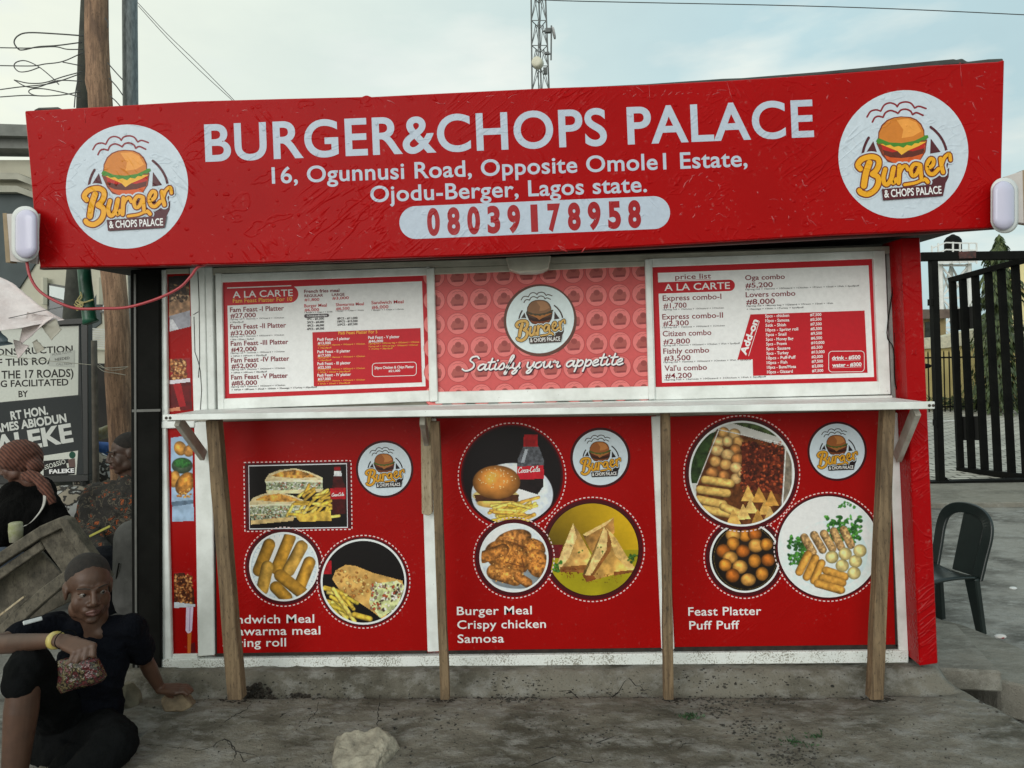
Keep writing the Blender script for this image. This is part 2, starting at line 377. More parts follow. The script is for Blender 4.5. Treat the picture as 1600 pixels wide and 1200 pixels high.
# ------------------------------------------------------------------ artwork shared by the stall: logo and brush script
def _lg(P):      # logo drawing units -> unit circle
    return [((x - 560) / 545, (590 - y) / 545) for x, y in P]
WORD = [  # strokes of the word, thick brush
    ([(275, 650), (245, 740), (228, 845)], 50), ([(200, 700), (178, 665), (215, 618), (290, 600), (345, 620), (355, 665), (335, 715), (300, 748)], 44),
    ([(300, 748), (345, 775), (350, 830), (320, 885), (262, 918), (210, 905), (192, 885)], 44),
    ([(408, 712), (392, 780), (402, 832), (430, 838), (462, 785), (480, 702)], 36), ([(476, 705), (460, 790), (474, 832), (500, 800)], 34),
    ([(528, 690), (524, 760), (520, 832)], 36), ([(524, 755), (548, 705), (580, 690), (598, 722)], 30),
    ([(690, 682), (650, 680), (622, 728), (638, 775), (672, 760), (702, 690)], 32), ([(702, 688), (708, 760), (716, 810), (745, 812), (765, 835)], 32), ([(716, 815), (660, 838), (570, 850)], 24),
    ([(758, 722), (806, 692), (812, 648), (784, 640), (758, 690), (772, 755), (812, 768), (856, 726)], 32),
    ([(872, 640), (880, 700), (893, 758)], 34), ([(882, 690), (905, 632), (945, 604), (956, 655)], 28)]
PAL = dict(steam=(120, 30, 38), dark=(72, 25, 34), bun=(188, 112, 38), bun2=(214, 142, 62), seed=(170, 60, 30), leaf=(62, 120, 38), cheese=(228, 160, 50), tom=(168, 30, 20), patty=(84, 34, 24), low=(190, 80, 30), gold=(212, 150, 28), line=(110, 45, 25), paper=(180, 190, 200), txt=(235, 230, 225))
DARKP = dict(PAL, steam=(40, 30, 28), dark=(30, 22, 24), bun=(140, 82, 42), bun2=(172, 112, 60), leaf=(72, 84, 38), tom=(84, 36, 24), patty=(48, 26, 20), cheese=(150, 96, 50), low=(110, 58, 30), gold=(196, 142, 40), line=(52, 30, 18), paper=(190, 202, 210), txt=(225, 220, 212))
MUTE = dict(DARKP, steam=(74, 62, 58), bun=(122, 88, 62), bun2=(150, 110, 78), leaf=(70, 62, 46), tom=(70, 50, 40), gold=(190, 152, 86), dark=(58, 46, 42), paper=(200, 212, 222))
def logo(pb, cx, cy, r, sl=-.03, p=PAL, disc=True, fine=True, ry=None):
    ry = ry or r
    def m(P): return [(cx + x * r, cy - y * ry + sl * x * r) for x, y in _lg(P)]
    u = r / 545
    if disc: pb.disc(cx, cy, r, ry, p['paper'], 64, sl)
    if fine:
        for L in ([(255, 260), (285, 215), (330, 203), (370, 215)], [(370, 215), (400, 165), (445, 148), (490, 162), (508, 183)], [(508, 183), (530, 155), (580, 145), (625, 160), (655, 200)], [(655, 200), (690, 187), (750, 208)],
                  [(300, 305), (320, 270), (350, 258), (390, 268)], [(390, 268), (410, 230), (450, 213), (490, 225), (515, 240)], [(515, 240), (540, 213), (580, 207), (620, 225), (637, 255)], [(637, 255), (670, 240), (725, 265)]):
            pb.strip(m(catmull(L, 4)), 15 * u, p['steam'])
        t = np.radians(np.linspace(148, 186, 10)); pb.strip(m(list(zip(568 + 352 * np.cos(t), 620 - 352 * np.sin(t) * .98))), 22 * u, p['dark'])
        t = np.radians(np.linspace(52, -14, 14)); pb.strip(m(list(zip(568 + 360 * np.cos(t), 640 - 352 * np.sin(t) * .98))), 22 * u, p['dark'])
        pb.poly(m([(250, 560), (308, 468), (338, 562)]), p['dark']); pb.poly(m([(790, 465), (872, 582), (785, 594)]), p['dark'])
        pb.poly(m([(800, 820), (880, 775), (945, 720), (940, 800), (905, 870), (790, 870)]), p['dark'])
    bun = [(356, 445), (358, 400), (388, 338), (430, 300), (485, 280), (545, 274), (612, 282), (664, 306), (704, 346), (728, 400), (730, 445)]
    pb.poly(m([(x + (8 if x > 545 else -8), y - 8) for x, y in bun] + [(760, 480), (745, 580), (700, 650), (560, 682), (430, 650), (380, 590), (335, 490)]), p['line'])
    pb.poly(m([(380, 520), (745, 520), (735, 580), (700, 640), (640, 662), (560, 670), (480, 660), (420, 625), (390, 570)]), p['low'])
    pb.poly(m([(385, 545), (740, 535), (730, 590), (640, 615), (540, 622), (450, 612), (400, 590)]), p['patty'])
    pb.poly(m([(375, 500), (745, 495), (735, 545), (640, 568), (560, 555), (470, 570), (385, 545)]), p['tom'])
    pb.poly(m([(365, 495), (755, 490), (690, 525), (600, 560), (545, 595), (510, 560), (430, 525)]), p['cheese'])
    pb.poly(m([(330, 470), (345, 445), (400, 455), (470, 480), (545, 492), (640, 475), (720, 438), (765, 435), (772, 455), (740, 480), (712, 478), (690, 502), (655, 500), (630, 522), (590, 512), (560, 535), (520, 518), (480, 525), (450, 505), (410, 510), (380, 488), (350, 495)]), p['leaf'])
    pb.poly(m(bun + [(650, 480), (545, 494), (440, 484)]), p['bun'])
    if fine:
        pb.poly(m([(500, 292), (600, 290), (670, 325), (712, 400), (640, 440), (545, 452), (560, 380)]), p['bun2'])
        S = [(catmull(a, 4), b) for a, b in WORD]
        for a, b in S: pb.strip(m(a), (b + 46) * u, p['paper'])
        for a, b in S: pb.strip(m(a), (b + 20) * u, p['line'])
        for a, b in S: pb.strip(m(a), b * u, p['gold'])
        pb.poly(m([(378, 880), (915, 850), (893, 958), (390, 976)]), p['dark'])
        a, b = m([(402, 952), (882, 936)]); pb.text('& CHOPS PALACE', *a, *b, 62 * u, p['txt'], .018)
    else:
        pb.poly(m([(170, 640), (960, 600), (900, 840), (200, 900)]), p['gold']); pb.poly(m([(378, 870), (915, 850), (893, 958), (390, 976)]), p['dark'])

SCR = dict(S=([[(1.6, 2.0), (1.3, 2.35), (.75, 2.25), (.6, 1.7), (1.1, 1.2), (1.2, .6), (.8, .1), (.3, 0), (-.1, .3)]], 1.7),
    a=([[(.9, .8), (.6, 1), (.2, .75), (.1, .3), (.35, 0), (.7, .25), (.95, .95)], [(.95, .95), (.9, .3), (1.05, 0), (1.25, .2)]], 1.15), t=([[(.4, 1.9), (.3, .9), (.3, .2), (.5, 0), (.8, .2)], [(0, 1.25), (.8, 1.32)]], .75),
    i=([[(.25, 1), (.2, .3), (.35, 0), (.62, .2)], [(.32, 1.5), (.38, 1.56)]], .6), s=([[(.0, .1), (.45, 1.05), (.7, .55), (.62, .12), (.3, 0), (.1, .15)]], .85),
    f=([[(.1, .3), (.5, 1.2), (.75, 2.1), (.6, 2.3), (.42, 1.9), (.35, .8), (.3, -.6), (.15, -.85), (.1, -.5), (.5, .1), (.8, .25)]], .8),
    y=([[(.1, 1), (.1, .35), (.35, .05), (.7, .35), (.85, 1)], [(.85, 1), (.8, .2), (.65, -.6), (.35, -.85), (.2, -.6), (.6, -.1), (1.0, .2)]], 1.0),
    o=([[(.6, 1), (.2, .8), (.1, .35), (.35, 0), (.75, .3), (.75, .8), (.55, 1), (.8, .85), (1.05, .9)]], 1.0), u=([[(.1, 1), (.1, .3), (.3, 0), (.6, .3), (.8, 1)], [(.8, 1), (.78, .3), (.95, 0), (1.15, .2)]], 1.05),
    r=([[(.1, .9), (.3, 1.05), (.4, .8), (.7, .9), (.65, .3), (.8, 0), (1.05, .2)]], .95), p=([[(.2, 1.1), (.2, 0), (.1, -.85)], [(.2, .5), (.5, 1), (.85, .8), (.8, .25), (.5, 0), (.25, .15)]], 1.0),
    e=([[(.1, .4), (.6, .6), (.65, .95), (.4, 1), (.12, .6), (.2, .1), (.5, 0), (.85, .2)]], .8), C=([[(1.2, 1.6), (1.0, 2.0), (.5, 1.8), (.1, 1), (.2, .2), (.7, 0), (1.3, .4)]], 1.3), c=([[(.7, .8), (.5, 1), (.15, .6), (.2, .1), (.5, 0), (.8, .2)]], .8),
    l=([[(.1, .2), (.6, 1.5), (.5, 2.1), (.3, 1.6), (.2, .4), (.4, 0), (.7, .2)]], .65))
SCR[' '] = ([], .75); SCR['-'] = ([[(.1, .6), (.6, .65)]], .7)
def script(pb, t, x0, y0, x1, y1, xh, wdt, c, edge=None):
    tot = sum(SCR[k][1] for k in t); d = np.array([x1 - x0, y1 - y0], float); L = np.linalg.norm(d); d /= L; up = np.array([d[1], -d[0]]); u = L / tot; S = []
    q = 0
    for k in t:
        for st in SCR[k][0]:
            P = catmull(st, 4); S.append(np.array([x0, y0]) + np.outer((q + P[:, 0]) * u + .30 * P[:, 1] * xh, d) + np.outer(P[:, 1] * xh, up))
        q += SCR[k][1]
    if edge:
        for P in S: pb.strip(P + np.array([.8, .8]), wdt + 1.6, edge)
    for P in S: pb.strip(P, wdt, c)

# ------------------------------------------------------------------ materials
V_SIGN = vinyl('red sign vinyl', (.385, .003, .004), .32, .30, .07)
V_FLAT = vinyl('red panel vinyl', (.36, .0025, .0022), .08, .40, .14)
V_POST = vinyl('red wrapped vinyl', (.38, .002, .004), .42, .30, .13)
V_CREASE = vinyl('creased sign vinyl', (.40, .012, .016), .1, .24, .6)
PR_SIGN = printed('printed sign film', .34, .34)
PR = printed('printed film', 0, .42)
PR_OLD = printed('printed weathered paper', 0, .7)
def white_metal():
    m, nd, lk, b = nodes('white painted frame')
    n = tex(nd, lk, 7, 8); n2 = tex(nd, lk, 90, 4); n3 = tex(nd, lk, 2.2, 3)
    c = ramp(nd, lk, n.outputs[0], [(.30, (.62, .64, .61)), (.6, (.84, .87, .85))]).outputs[0]
    c = mixc(nd, lk, ramp(nd, lk, n2.outputs[0], [(.70, (0, 0, 0)), (.76, (1, 1, 1))]).outputs[0], c, (.25, .24, .21))
    c = mixc(nd, lk, ramp(nd, lk, n3.outputs[0], [(.62, (0, 0, 0)), (.8, (.5, .5, .5))]).outputs[0], c, (.42, .41, .36))
    lk.new(c, b.inputs['Base Color']); b.inputs['Roughness'].default_value = .45; bumpn(nd, lk, b, n2.outputs[0], .12, .004); return m
WHITE = white_metal()
def sill_metal():
    m, nd, lk, b = nodes('white sill splashed with cement')
    n = tex(nd, lk, 160, 4); n2 = tex(nd, lk, 14, 6)
    f = math_(nd, lk, 'ADD', n.outputs[0], math_(nd, lk, 'MULTIPLY', n2.outputs[0], .55))
    c = ramp(nd, lk, f, [(.66, (.74, .77, .75)), (.82, (.7, .72, .69)), (.92, (.27, .26, .22))]).outputs[0]
    lk.new(c, b.inputs['Base Color']); b.inputs['Roughness'].default_value = .6; bumpn(nd, lk, b, n.outputs[0], .3, .004); return m
SILL = sill_metal()
CREAM = mat('cream painted metal', (.52, .50, .42), (.36, .34, .28), 8, .55, .1, 60)
BLACKP = mat('black painted board', (.005, .005, .0045), (.010, .010, .009), 5, .6, .15, 30, .06)
DARK = mat('dark soffit board', (.035, .028, .024), (.018, .014, .013), 6, .7, .2, 30)
SHEET = mat('dark roofing sheet', (.05, .058, .052), (.022, .026, .024), 9, .55, .2, 30)
STEEL = mat('dull steel', (.30, .31, .31), (.18, .19, .19), 14, .45, .1, 60, metal=.7)
SCREW = mat('rusty screw', (.05, .035, .025), None, 30, .6)
def timber(name, c1, c2, c3, axis=(1, 1, .06)):
    m, nd, lk, b = nodes(name)
    n = tex(nd, lk, 52, 7, axis, .72); n2 = tex(nd, lk, 11, 6, (1, 1, .35))
    c = ramp(nd, lk, n.outputs[0], [(.38, c2), (.60, c1)]).outputs[0]
    c = mixc(nd, lk, ramp(nd, lk, n2.outputs[0], [(.5, (0, 0, 0)), (.72, (.8, .8, .8))]).outputs[0], c, c3)
    n3 = tex(nd, lk, 130, 5, (1, 1, .35)); c = mixc(nd, lk, ramp(nd, lk, n3.outputs[0], [(.56, (0, 0, 0)), (.68, (.75, .75, .75))]).outputs[0], c, tuple(x * .6 for x in c3))
    lk.new(c, b.inputs['Base Color']); b.inputs['Roughness'].default_value = .8; bumpn(nd, lk, b, n.outputs[0], .9, .010); return m
PINE = timber('sawn pine', (.24, .165, .092), (.10, .064, .034), (.065, .042, .024))
PALE = timber('pale sawn wood', (.50, .42, .29), (.34, .27, .17), (.25, .19, .11))
LOG = timber('red-brown tree trunk', (.36, .215, .13), (.15, .085, .05), (.10, .06, .042), (1, 1, .10))
GREYW = timber('weathered grey wood', (.135, .118, .088), (.05, .043, .031), (.026, .023, .017), (.3, .3, .3))
FENCEP = timber('dry trunk', (.23, .17, .12), (.11, .08, .055), (.07, .05, .035), (1, 1, .08))

# ------------------------------------------------------------------ ground
def smooth01(t): t = np.clip(t, 0, 1); return t * t * (3 - 2 * t)
def ground_z(x, y):
    right = smooth01((x - 1.55) / .12); ramp_ = smooth01((y - .9) / 3.0)
    z = -.15 * (1 - right) + right * (-.29 + .17 * ramp_)
    return np.where(y > 4.2, -.12 * np.ones_like(z), z)
def grid(name, xs, ys, zf, m, kind='structure'):
    X, Y = np.meshgrid(xs, ys); Z = zf(X, Y); nx, ny = len(xs), len(ys)
    me = bpy.data.meshes.new(name); me.from_pydata(np.stack([X, Y, Z], -1).reshape(-1, 3).tolist(), [], [(j * nx + i, j * nx + i + 1, j * nx + nx + i + 1, j * nx + nx + i) for j in range(ny - 1) for i in range(nx - 1)])
    me.shade_smooth(); me.materials.append(m); return place(me, name, None, kind)
def concrete(name, a, b_, wet, crack=True, sc=1.0):
    m, nd, lk, b = nodes(name)
    n = tex(nd, lk, 1.9 * sc, 8, (1, 1.8, 1), .62); n2 = tex(nd, lk, 9 * sc, 9, (1, 2.2, 1), .72); n3 = tex(nd, lk, 120 * sc, 4)
    c = ramp(nd, lk, n.outputs[0], [(.40, b_), (.56, a)]).outputs[0]
    c = mixc(nd, lk, ramp(nd, lk, n2.outputs[0], [(.48, (0, 0, 0)), (.66, (.85, .85, .85))]).outputs[0], c, wet)
    c = mixc(nd, lk, ramp(nd, lk, n3.outputs[0], [(.30, (.7, .7, .7)), (.4, (0, 0, 0))]).outputs[0], c, tuple(x * .35 for x in b_))
    c = mixc(nd, lk, ramp(nd, lk, n3.outputs[0], [(.66, (0, 0, 0)), (.74, (.6, .6, .6))]).outputs[0], c, tuple(min(1, x * 1.8) for x in a))
    h = math_(nd, lk, 'ADD', math_(nd, lk, 'MULTIPLY', n3.outputs[0], .25), n2.outputs[0])
    if crack:
        wv = tex(nd, lk, 5, 4); t = nd.new('ShaderNodeTexCoord'); s = nd.new('ShaderNodeVectorMath'); s.operation = 'MULTIPLY_ADD'
        s.inputs[1].default_value = (.18, .18, .18); lk.new(wv.outputs['Color'], s.inputs[0]); lk.new(t.outputs['Object'], s.inputs[2])
        vo = nd.new('ShaderNodeTexVoronoi'); vo.feature = 'DISTANCE_TO_EDGE'; vo.inputs['Scale'].default_value = 3.1; lk.new(s.outputs[0], vo.inputs['Vector'])
        msk = ramp(nd, lk, tex(nd, lk, 1.3, 2).outputs[0], [(.56, (0, 0, 0)), (.62, (1, 1, 1))]).outputs[0]
        ln = ramp(nd, lk, vo.outputs['Distance'], [(.003, (1, 1, 1)), (.010, (0, 0, 0))]).outputs[0]
        k = math_(nd, lk, 'MULTIPLY', ln, msk); c = mixc(nd, lk, k, c, tuple(x * .15 for x in b_))
        h = math_(nd, lk, 'SUBTRACT', h, k)
    lk.new(c, b.inputs['Base Color']); b.inputs['Roughness'].default_value = .82; b.inputs['Specular IOR Level'].default_value = .3
    bumpn(nd, lk, b, h, .8, .02); return m
CONC = concrete('damp cement', (.175, .162, .132), (.072, .066, .050), (.26, .255, .235), False)
YARD = concrete('rough yard concrete', (.27, .262, .238), (.105, .10, .088), (.33, .33, .31), False, 1.0)
SOIL = mat('dark soil', (.035, .028, .020), (.012, .010, .008), 18, .95, .8, 60)
xs = np.unique(np.concatenate([np.linspace(-400, -8, 14), np.linspace(-8, 8, 130), np.linspace(8, 400, 14)])); ys = np.unique(np.concatenate([np.linspace(-60, -4, 8), np.linspace(-4, 6, 90), np.linspace(6, 900, 20)]))
grid('ground', xs, ys, ground_z, YARD)
def apron_z(x, y):
    hn = smooth01((y + .125 + (vnoise(x + 9, y * 0 + 9, .12, 8) - .47) * .03) / .075) * .066 - .014 * np.exp(-((y + .128) / .02) ** 2)
    hn = hn * (1 - smooth01((x - 1.50 - (vnoise(x * 0 + 4, y + 9, .1, 4) - .47) * .1) / .07)); z = -.070 + (y + .3) * .14 * (y < -.3) + hn + (vnoise(x + 20, y + 20, .35, 3) - .47) * .022 + (vnoise(x + 20, y + 20, .06, 5) - .47) * .012 + (vnoise(x + 20, y + 20, .018, 6) - .47) * .005
    edge = 1.63 - (y + .15) * .28; return np.where(x > edge, -.27, z) - .03 * smooth01((x - edge + .05) / .05)
xa = np.concatenate([np.linspace(-1.75, 1.5, 420), np.linspace(1.51, 1.95, 60)]); ya = np.concatenate([np.linspace(-4.5, -1.0, 24)[:-1], np.linspace(-1.0, .12, 230)])
grid('pavement', xa, ya, apron_z, CONC)
pv = MB(); pts = [onz(1440, 1043, -.045), onz(1566, 1049, -.045), onz(1546, 1030, -.045), onz(1496, 976, -.045), onz(1430, 968, -.045)]
pv.add([*pts, *[p - Vector((0, 0, .085)) for p in pts]], [tuple(range(5)), tuple(range(9, 4, -1))] + [(i, i + 5, (i + 1) % 5 + 5, (i + 1) % 5) for i in range(5)])
SLAB = concrete('worn slab', (.24, .225, .19), (.16, .15, .125), (.30, .29, .255), False, 1.4)
pv.build('step', SLAB, None, .008, kind='structure')
pv = MB(); pts = [onz(1560, 1062, -.13), onz(1640, 1080, -.13), onz(1640, 1030, -.13), onz(1505, 976, -.13), onz(1440, 960, -.13), onz(1440, 1000, -.13)]
pv.add([*pts, *[p - Vector((0, 0, .15)) for p in pts]], [tuple(range(6)), tuple(range(11, 5, -1))] + [(i, i + 6, (i + 1) % 6 + 6, (i + 1) % 6) for i in range(6)])
pv.build('step', SLAB, None, .008, kind='structure')

# ------------------------------------------------------------------ the stall
stall = thing('food_kiosk', 'red and white food stall with big red signboard, menu windows and white counter', 'food kiosk', (0, 0, 0))
b = MB(); b.prism([(214, 424), (1424, 380), (1424, 1030), (214, 1040)], .06, 1.6); b.build('wall', mat('grey stall wall', (.3, .3, .28), None, 5, .7), stall)
b = MB(); b.prism([(203, 422), (249, 420), (251, 1046), (206, 1052)], -.03, .4); b.build('side_post', BLACKP, stall, .004)
b = MB(); b.prism([(209, 428), (212, 428), (214, 1046), (211, 1046)], -.036, -.031); b.prism([(206, 640), (250, 639), (250, 643), (206, 644)], -.035, -.031); b.build('trim', mat('grey lit edge strip', (.12, .12, .11), None, 20, .4), stall)  # upright grey strip paints the lit left edge of the black post

# lower and side panels (red film), one mesh each with its printed pictures under it
def panel(poly, y=0.0, m=V_FLAT, name='panel'):
    b = MB(); b.prism(poly, y, y + .03); return b.build(name, m, stall)
panelA = panel([(322, 660), (672, 652), (678, 1019), (330, 1024)])
panelB = panel([(674, 654), (1026, 650), (1040, 1014), (680, 1019)])
panelC = panel([(1028, 652), (1391, 641), (1401, 1008.5), (1044, 1013)])
sideU = panel([(256, 428), (303, 421), (308, 646), (258, 648)], .004); sideL = panel([(257, 668), (306, 664), (312, 1023), (266, 1025)], .004)
b = MB(); b.prism([(252, 424), (1404, 386), (1420, 660), (252, 662)], .034, .058); b.build('back_board', CREAM, stall)
b = MB(); b.prism([(1386, 640), (1425, 640), (1428, 1030), (1390, 1030)], .012, .05); b.build('dark_gap', BLACKP, stall)

# white frame, member by member
def member(poly, y=-.012, m=WHITE, name='frame', t=.04, bev=.003):
    b = MB(); b.prism(poly, y, y + t); return b.build(name, m, stall, bev)
member([(246, 422), (258, 421), (262, 662), (247, 664)]); member([(247, 664), (259, 664), (268, 1030), (251, 1031)])
member([(296, 418), (319, 417), (324, 640), (302, 643)]); member([(319.6, 417), (331, 417), (336, 640), (324.6, 640)], -.006)
member([(303, 660), (331, 659), (335, 1024), (309, 1026)]); member([(247, 659), (304, 658), (304, 668), (247, 670)], -.016)
member([(258.6, 420), (295.6, 419), (295.6, 427), (258.6, 428)], -.008, CREAM)
member([(262, 1023), (308, 1022), (308, 1031), (262, 1032)], -.006)
member([(657, 655), (681, 654), (690, 1018), (668, 1019)]); member([(1018, 651), (1037, 650), (1054, 1015), (1034, 1015)])
member([(1389, 645), (1403, 645), (1420, 1020), (1405, 1020)]); 
GAP = mat('dirty shadow gap', (.035, .026, .02), (.012, .010, .009), 30, .9)  # thin dark strips stand in for shadow lines along the joints, plus dirt
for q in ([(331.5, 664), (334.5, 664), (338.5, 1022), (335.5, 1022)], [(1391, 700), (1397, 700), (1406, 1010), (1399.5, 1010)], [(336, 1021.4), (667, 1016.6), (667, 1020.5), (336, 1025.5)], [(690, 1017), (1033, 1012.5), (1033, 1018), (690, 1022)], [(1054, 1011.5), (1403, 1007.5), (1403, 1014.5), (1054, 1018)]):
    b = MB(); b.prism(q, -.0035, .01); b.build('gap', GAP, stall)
b = MB(); b.prism([(249, 1031), (1420, 1016.5), (1420, 1036), (249, 1045)], -.02, .05); b.build('sill', SILL, stall, .003)
# upper windows
member([(332, 418), (1391, 384), (1391, 396), (332, 430)], -.002, CREAM, 'window_rail')
def sash(outer, inner_w, y, name='sash'):
    (ax, ay), (bx, by), (cx, cy), (dx, dy) = outer; l, t, r, bt = inner_w; b = MB()
    sl = (by - ay) / (bx - ax); sb = (cy - dy) / (cx - dx)
    b.prism([(ax, ay), (ax + l, ay + sl * l), (dx + l, dy + sb * l), (dx, dy)], y, y + .022); b.prism([(bx - r, by - sl * r), (bx, by), (cx, cy), (cx - r, cy - sb * r)], y, y + .022)
    b.prism([(ax + l, ay + sl * l), (bx - r, by - sl * r), (bx - r + .8, by + t), (ax + l + .5, ay + t)], y + .002, y + .02)
    b.prism([(dx + l - .5, dy - bt), (cx - r - .8, cy - bt), (cx - r, cy - sb * r), (dx + l, dy + sb * l)], y + .002, y + .02)
    return b.build(name, WHITE, stall, .002)
sash([(336, 427), (671, 416), (676, 627), (340, 640)], (10, 14, 5, 17), -.004)
sash([(1015, 404), (1383, 391), (1392, 616), (1021, 625)], (4, 13, 18, 20), -.008)
member([(667, 419), (678, 418), (684, 627), (672, 628)], -.014); member([(1008, 405), (1017, 404.5), (1024, 624), (1014, 625)], -.014)
member([(680, 612.5), (1014, 603.5), (1014, 624), (680, 631)], -.004, WHITE, 'window_rail'); member([(678, 418), (1008, 407), (1008, 416), (678, 429)], -.0035, CREAM, 'window_rail')
member([(303, 641), (1395, 618), (1395, 628), (303, 651)], -.02, WHITE, 'window_sill', .06)
member([(1385, 386), (1403, 386), (1409, 630), (1394, 632)], .0, mat('bare grey upright', (.3, .3, .28), (.16, .16, .15), 12, .7), 'frame')
for wire in ([(1393, 392), (1396, 440), (1386, 520), (1396, 545), (1399, 600), (1410, 622)], [(1404, 480), (1407, 505), (1398, 520), (1402, 560), (1412, 620)]):
    b = MB(); b.tube([at(x, y, -.012) for x, y in catmull(wire, 4)], .0022, 5); b.build('wire', BLACKP, stall, 0, True)
for cr in ([(309, 424), (311, 470), (312, 560), (311.5, 570), (310, 590)], [(303, 495), (304.5, 550), (310, 566), (313, 580), (315, 610), (313, 640)], [(302, 492), (310, 487)]):
    b = MB(); b.tube([at(x, y, -.013) for x, y in cr], .0014, 4); b.build('crack', BLACKP, stall)
winA = panel([(344, 440), (668, 428), (673, 614), (348, 626)], .010, V_FLAT, 'window_panel'); winB = panel([(672, 424), (1014, 410), (1018, 610), (676, 620)], .006, V_FLAT, 'window_panel'); winC = panel([(1016, 416), (1367, 402), (1376, 600), (1022, 607)], .010, V_FLAT, 'window_panel')
# counter, brackets
b = MB(); fr = un([(255, 648), (1461, 627.5)], -.32); z = float(fr[:, 2].mean())
b.prism([(254, 648), (1461, 627.5), (1461, 639), (254, 657)], -.322, -.304)
b.hexa([(fr[0][0] + .005, -.303, fr[0][2] - .004), (fr[1][0] - .005, -.303, fr[1][2] - .004), (fr[1][0] - .005, -.025, fr[1][2] - .004), (fr[0][0] + .005, -.025, fr[0][2] - .004)] + [(p[0], p[1], p[2] - .018) for p in [(fr[0][0] + .005, -.303, fr[0][2]), (fr[1][0] - .005, -.303, fr[1][2]), (fr[1][0] - .005, -.025, fr[1][2]), (fr[0][0] + .005, -.025, fr[0][2])]])
counter = b.build('counter', WHITE, stall, .002)
for px, py in ((260, 653), (266, 653), (1452, 633.5), (1458, 633.5)):
    b = MB(); b.lathe(at(px, py, -.3215), [(.0055, 0), (.0055, .002), (.003, .003)], 10, Matrix.Rotation(R_(90), 3, 'X')); b.build('screw', SCREW, counter)
BRK = mat('grey painted batten', (.50, .49, .44), (.30, .28, .23), 9, .6, .2, 50)
for p, q in (((278, 657), (318, 712)), ((660, 655), (667, 690)), ((1432, 641), (1402, 715))):
    b = MB(); b.beam(at(*p, -.27), at(*q, -.03), .045, .02, (1, 0, 0)); b.build('bracket', BRK, stall, .002)
b = MB(); b.prism([(657, 652), (673, 652), (675, 802), (670, 806), (659, 803)], -.05, -.02); b.build('batten', PALE, stall, .002)
# red wrapped column at the right
b = MB(); ft = un([(1408, 372), (1438, 371), (1466, 1037), (1437, 1041)], -.10); bk = ft.copy(); bk[:, 1] = .1
b.hexa([*map(Vector, ft), *map(Vector, bk)]); b.build('column', V_POST, stall, .004)
# signboard: fascia, soffit, roof edge
SB = -.36
fas = [(38, 173), (150, 167), (300, 158), (440, 154), (565, 151), (572, 148), (580, 151), (860, 137), (1010, 132), (1130, 126), (1300, 115), (1400, 107), (1450, 102), (1560, 96), (1570, 93), (1566, 250), (1564, 353), (1545, 356), (1440, 361), (1300, 367), (1100, 379), (750, 398), (400, 411), (230, 415), (62, 418), (52, 330), (46, 260)]
b = MB(); b.prism(fas, SB, SB + .035); sign = b.build('signboard', V_SIGN, stall, .004); b = MB(); rw_ = random.Random(12)
def crease(x, y, L, ang, r):
    P = []
    for k in range(5):
        t = k / 4 - .5; P.append(at(x + L * t * math.cos(ang) + rw_.uniform(-1, 1) * L * .07, y + L * t * math.sin(ang) + rw_.uniform(-1, 1) * L * .07, SB + r * .62))
    b.tube(P, [r * .2, r * .9, r, r * .8, r * .2], 6)
for x0, y0, x1, y1, k_, a0 in ((1060, 270, 1130, 350, 26, -.6), (1110, 262, 1290, 352, 30, .8), (960, 140, 1130, 152, 16, -.4), (600, 150, 900, 168, 9, .2), (320, 168, 560, 180, 5, .1), (52, 180, 102, 240, 10, .6), (62, 300, 102, 345, 7, 1.0), (1515, 110, 1560, 250, 14, .5), (1300, 342, 1540, 352, 10, 0), (300, 300, 420, 400, 5, .7), (430, 320, 610, 395, 11, .8), (660, 382, 1000, 390, 7, .3), (1290, 115, 1330, 165, 5, .8)):
    for k in range(k_): crease(rw_.uniform(x0, x1), rw_.uniform(y0, y1), rw_.choice((5, 7, 9, 14, 22)), a0 + rw_.gauss(0, .45), rw_.uniform(.0016, .0042))
for P in ([(1014, 133), (1015, 150), (1015, 158)], [(1136, 128), (1142, 150), (1147, 160)], [(132, 170), (134, 192)], [(1500, 98), (1503, 135)]): b.tube([at(x, y, SB + .0008) for x, y in P], .0016, 5)
cm = b.mesh('crease', 0, True); sign.data.materials.append(V_CREASE); bm = bmesh.new(); bm.from_mesh(sign.data); n0 = len(bm.faces); bm.from_mesh(cm); bm.faces.ensure_lookup_table()
for f in bm.faces[n0:]: f.material_index = 1; f.smooth = True
bm.to_mesh(sign.data); bm.free()
b = MB(); lft = un([(70, 414), (1560, 350)], SB + .036)
zl, zr = lft[0][2] + .015, lft[1][2] + .015
b.hexa([(lft[0][0], SB + .036, zl), (lft[1][0], SB + .036, zr), (lft[1][0], 1.7, zr), (lft[0][0] + .05, 1.7, zl), (lft[0][0], SB + .036, zl + .05), (lft[1][0], SB + .036, zr + .05), (lft[1][0], 1.7, zr + .05), (lft[0][0] + .05, 1.7, zl + .05)]); b.build('soffit', DARK, stall)
b = MB(); b.prism([(62, 416), (400, 408), (750, 395), (1100, 377), (1440, 358), (1562, 350), (1562, 357), (1440, 366), (1100, 384), (750, 402), (400, 414), (62, 421)], SB + .037, SB + .06); b.build('trim', mat('rust red lath', (.09, .02, .016), None, 10, .6), stall)
b = MB(); b.prism([(60, 176), (1010, 131), (1130, 122.5), (1160, 121.5), (1480, 96), (1504, 91), (1512, 96), (1545, 92), (1568, 91), (1566, 130), (60, 215)], SB + .04, SB + .07); b.build('roof_edge', SHEET, stall, .003)
for q in ([(1150, 127), (1156, 124), (1490, 92), (1500, 94), (1509, 99), (1400, 108)], [(52, 172), (60, 168), (90, 167), (98, 171)]):
    b = MB(); b.prism(q, SB + .036, SB + .4); b.build('roof_sheet', SHEET, stall, .002)
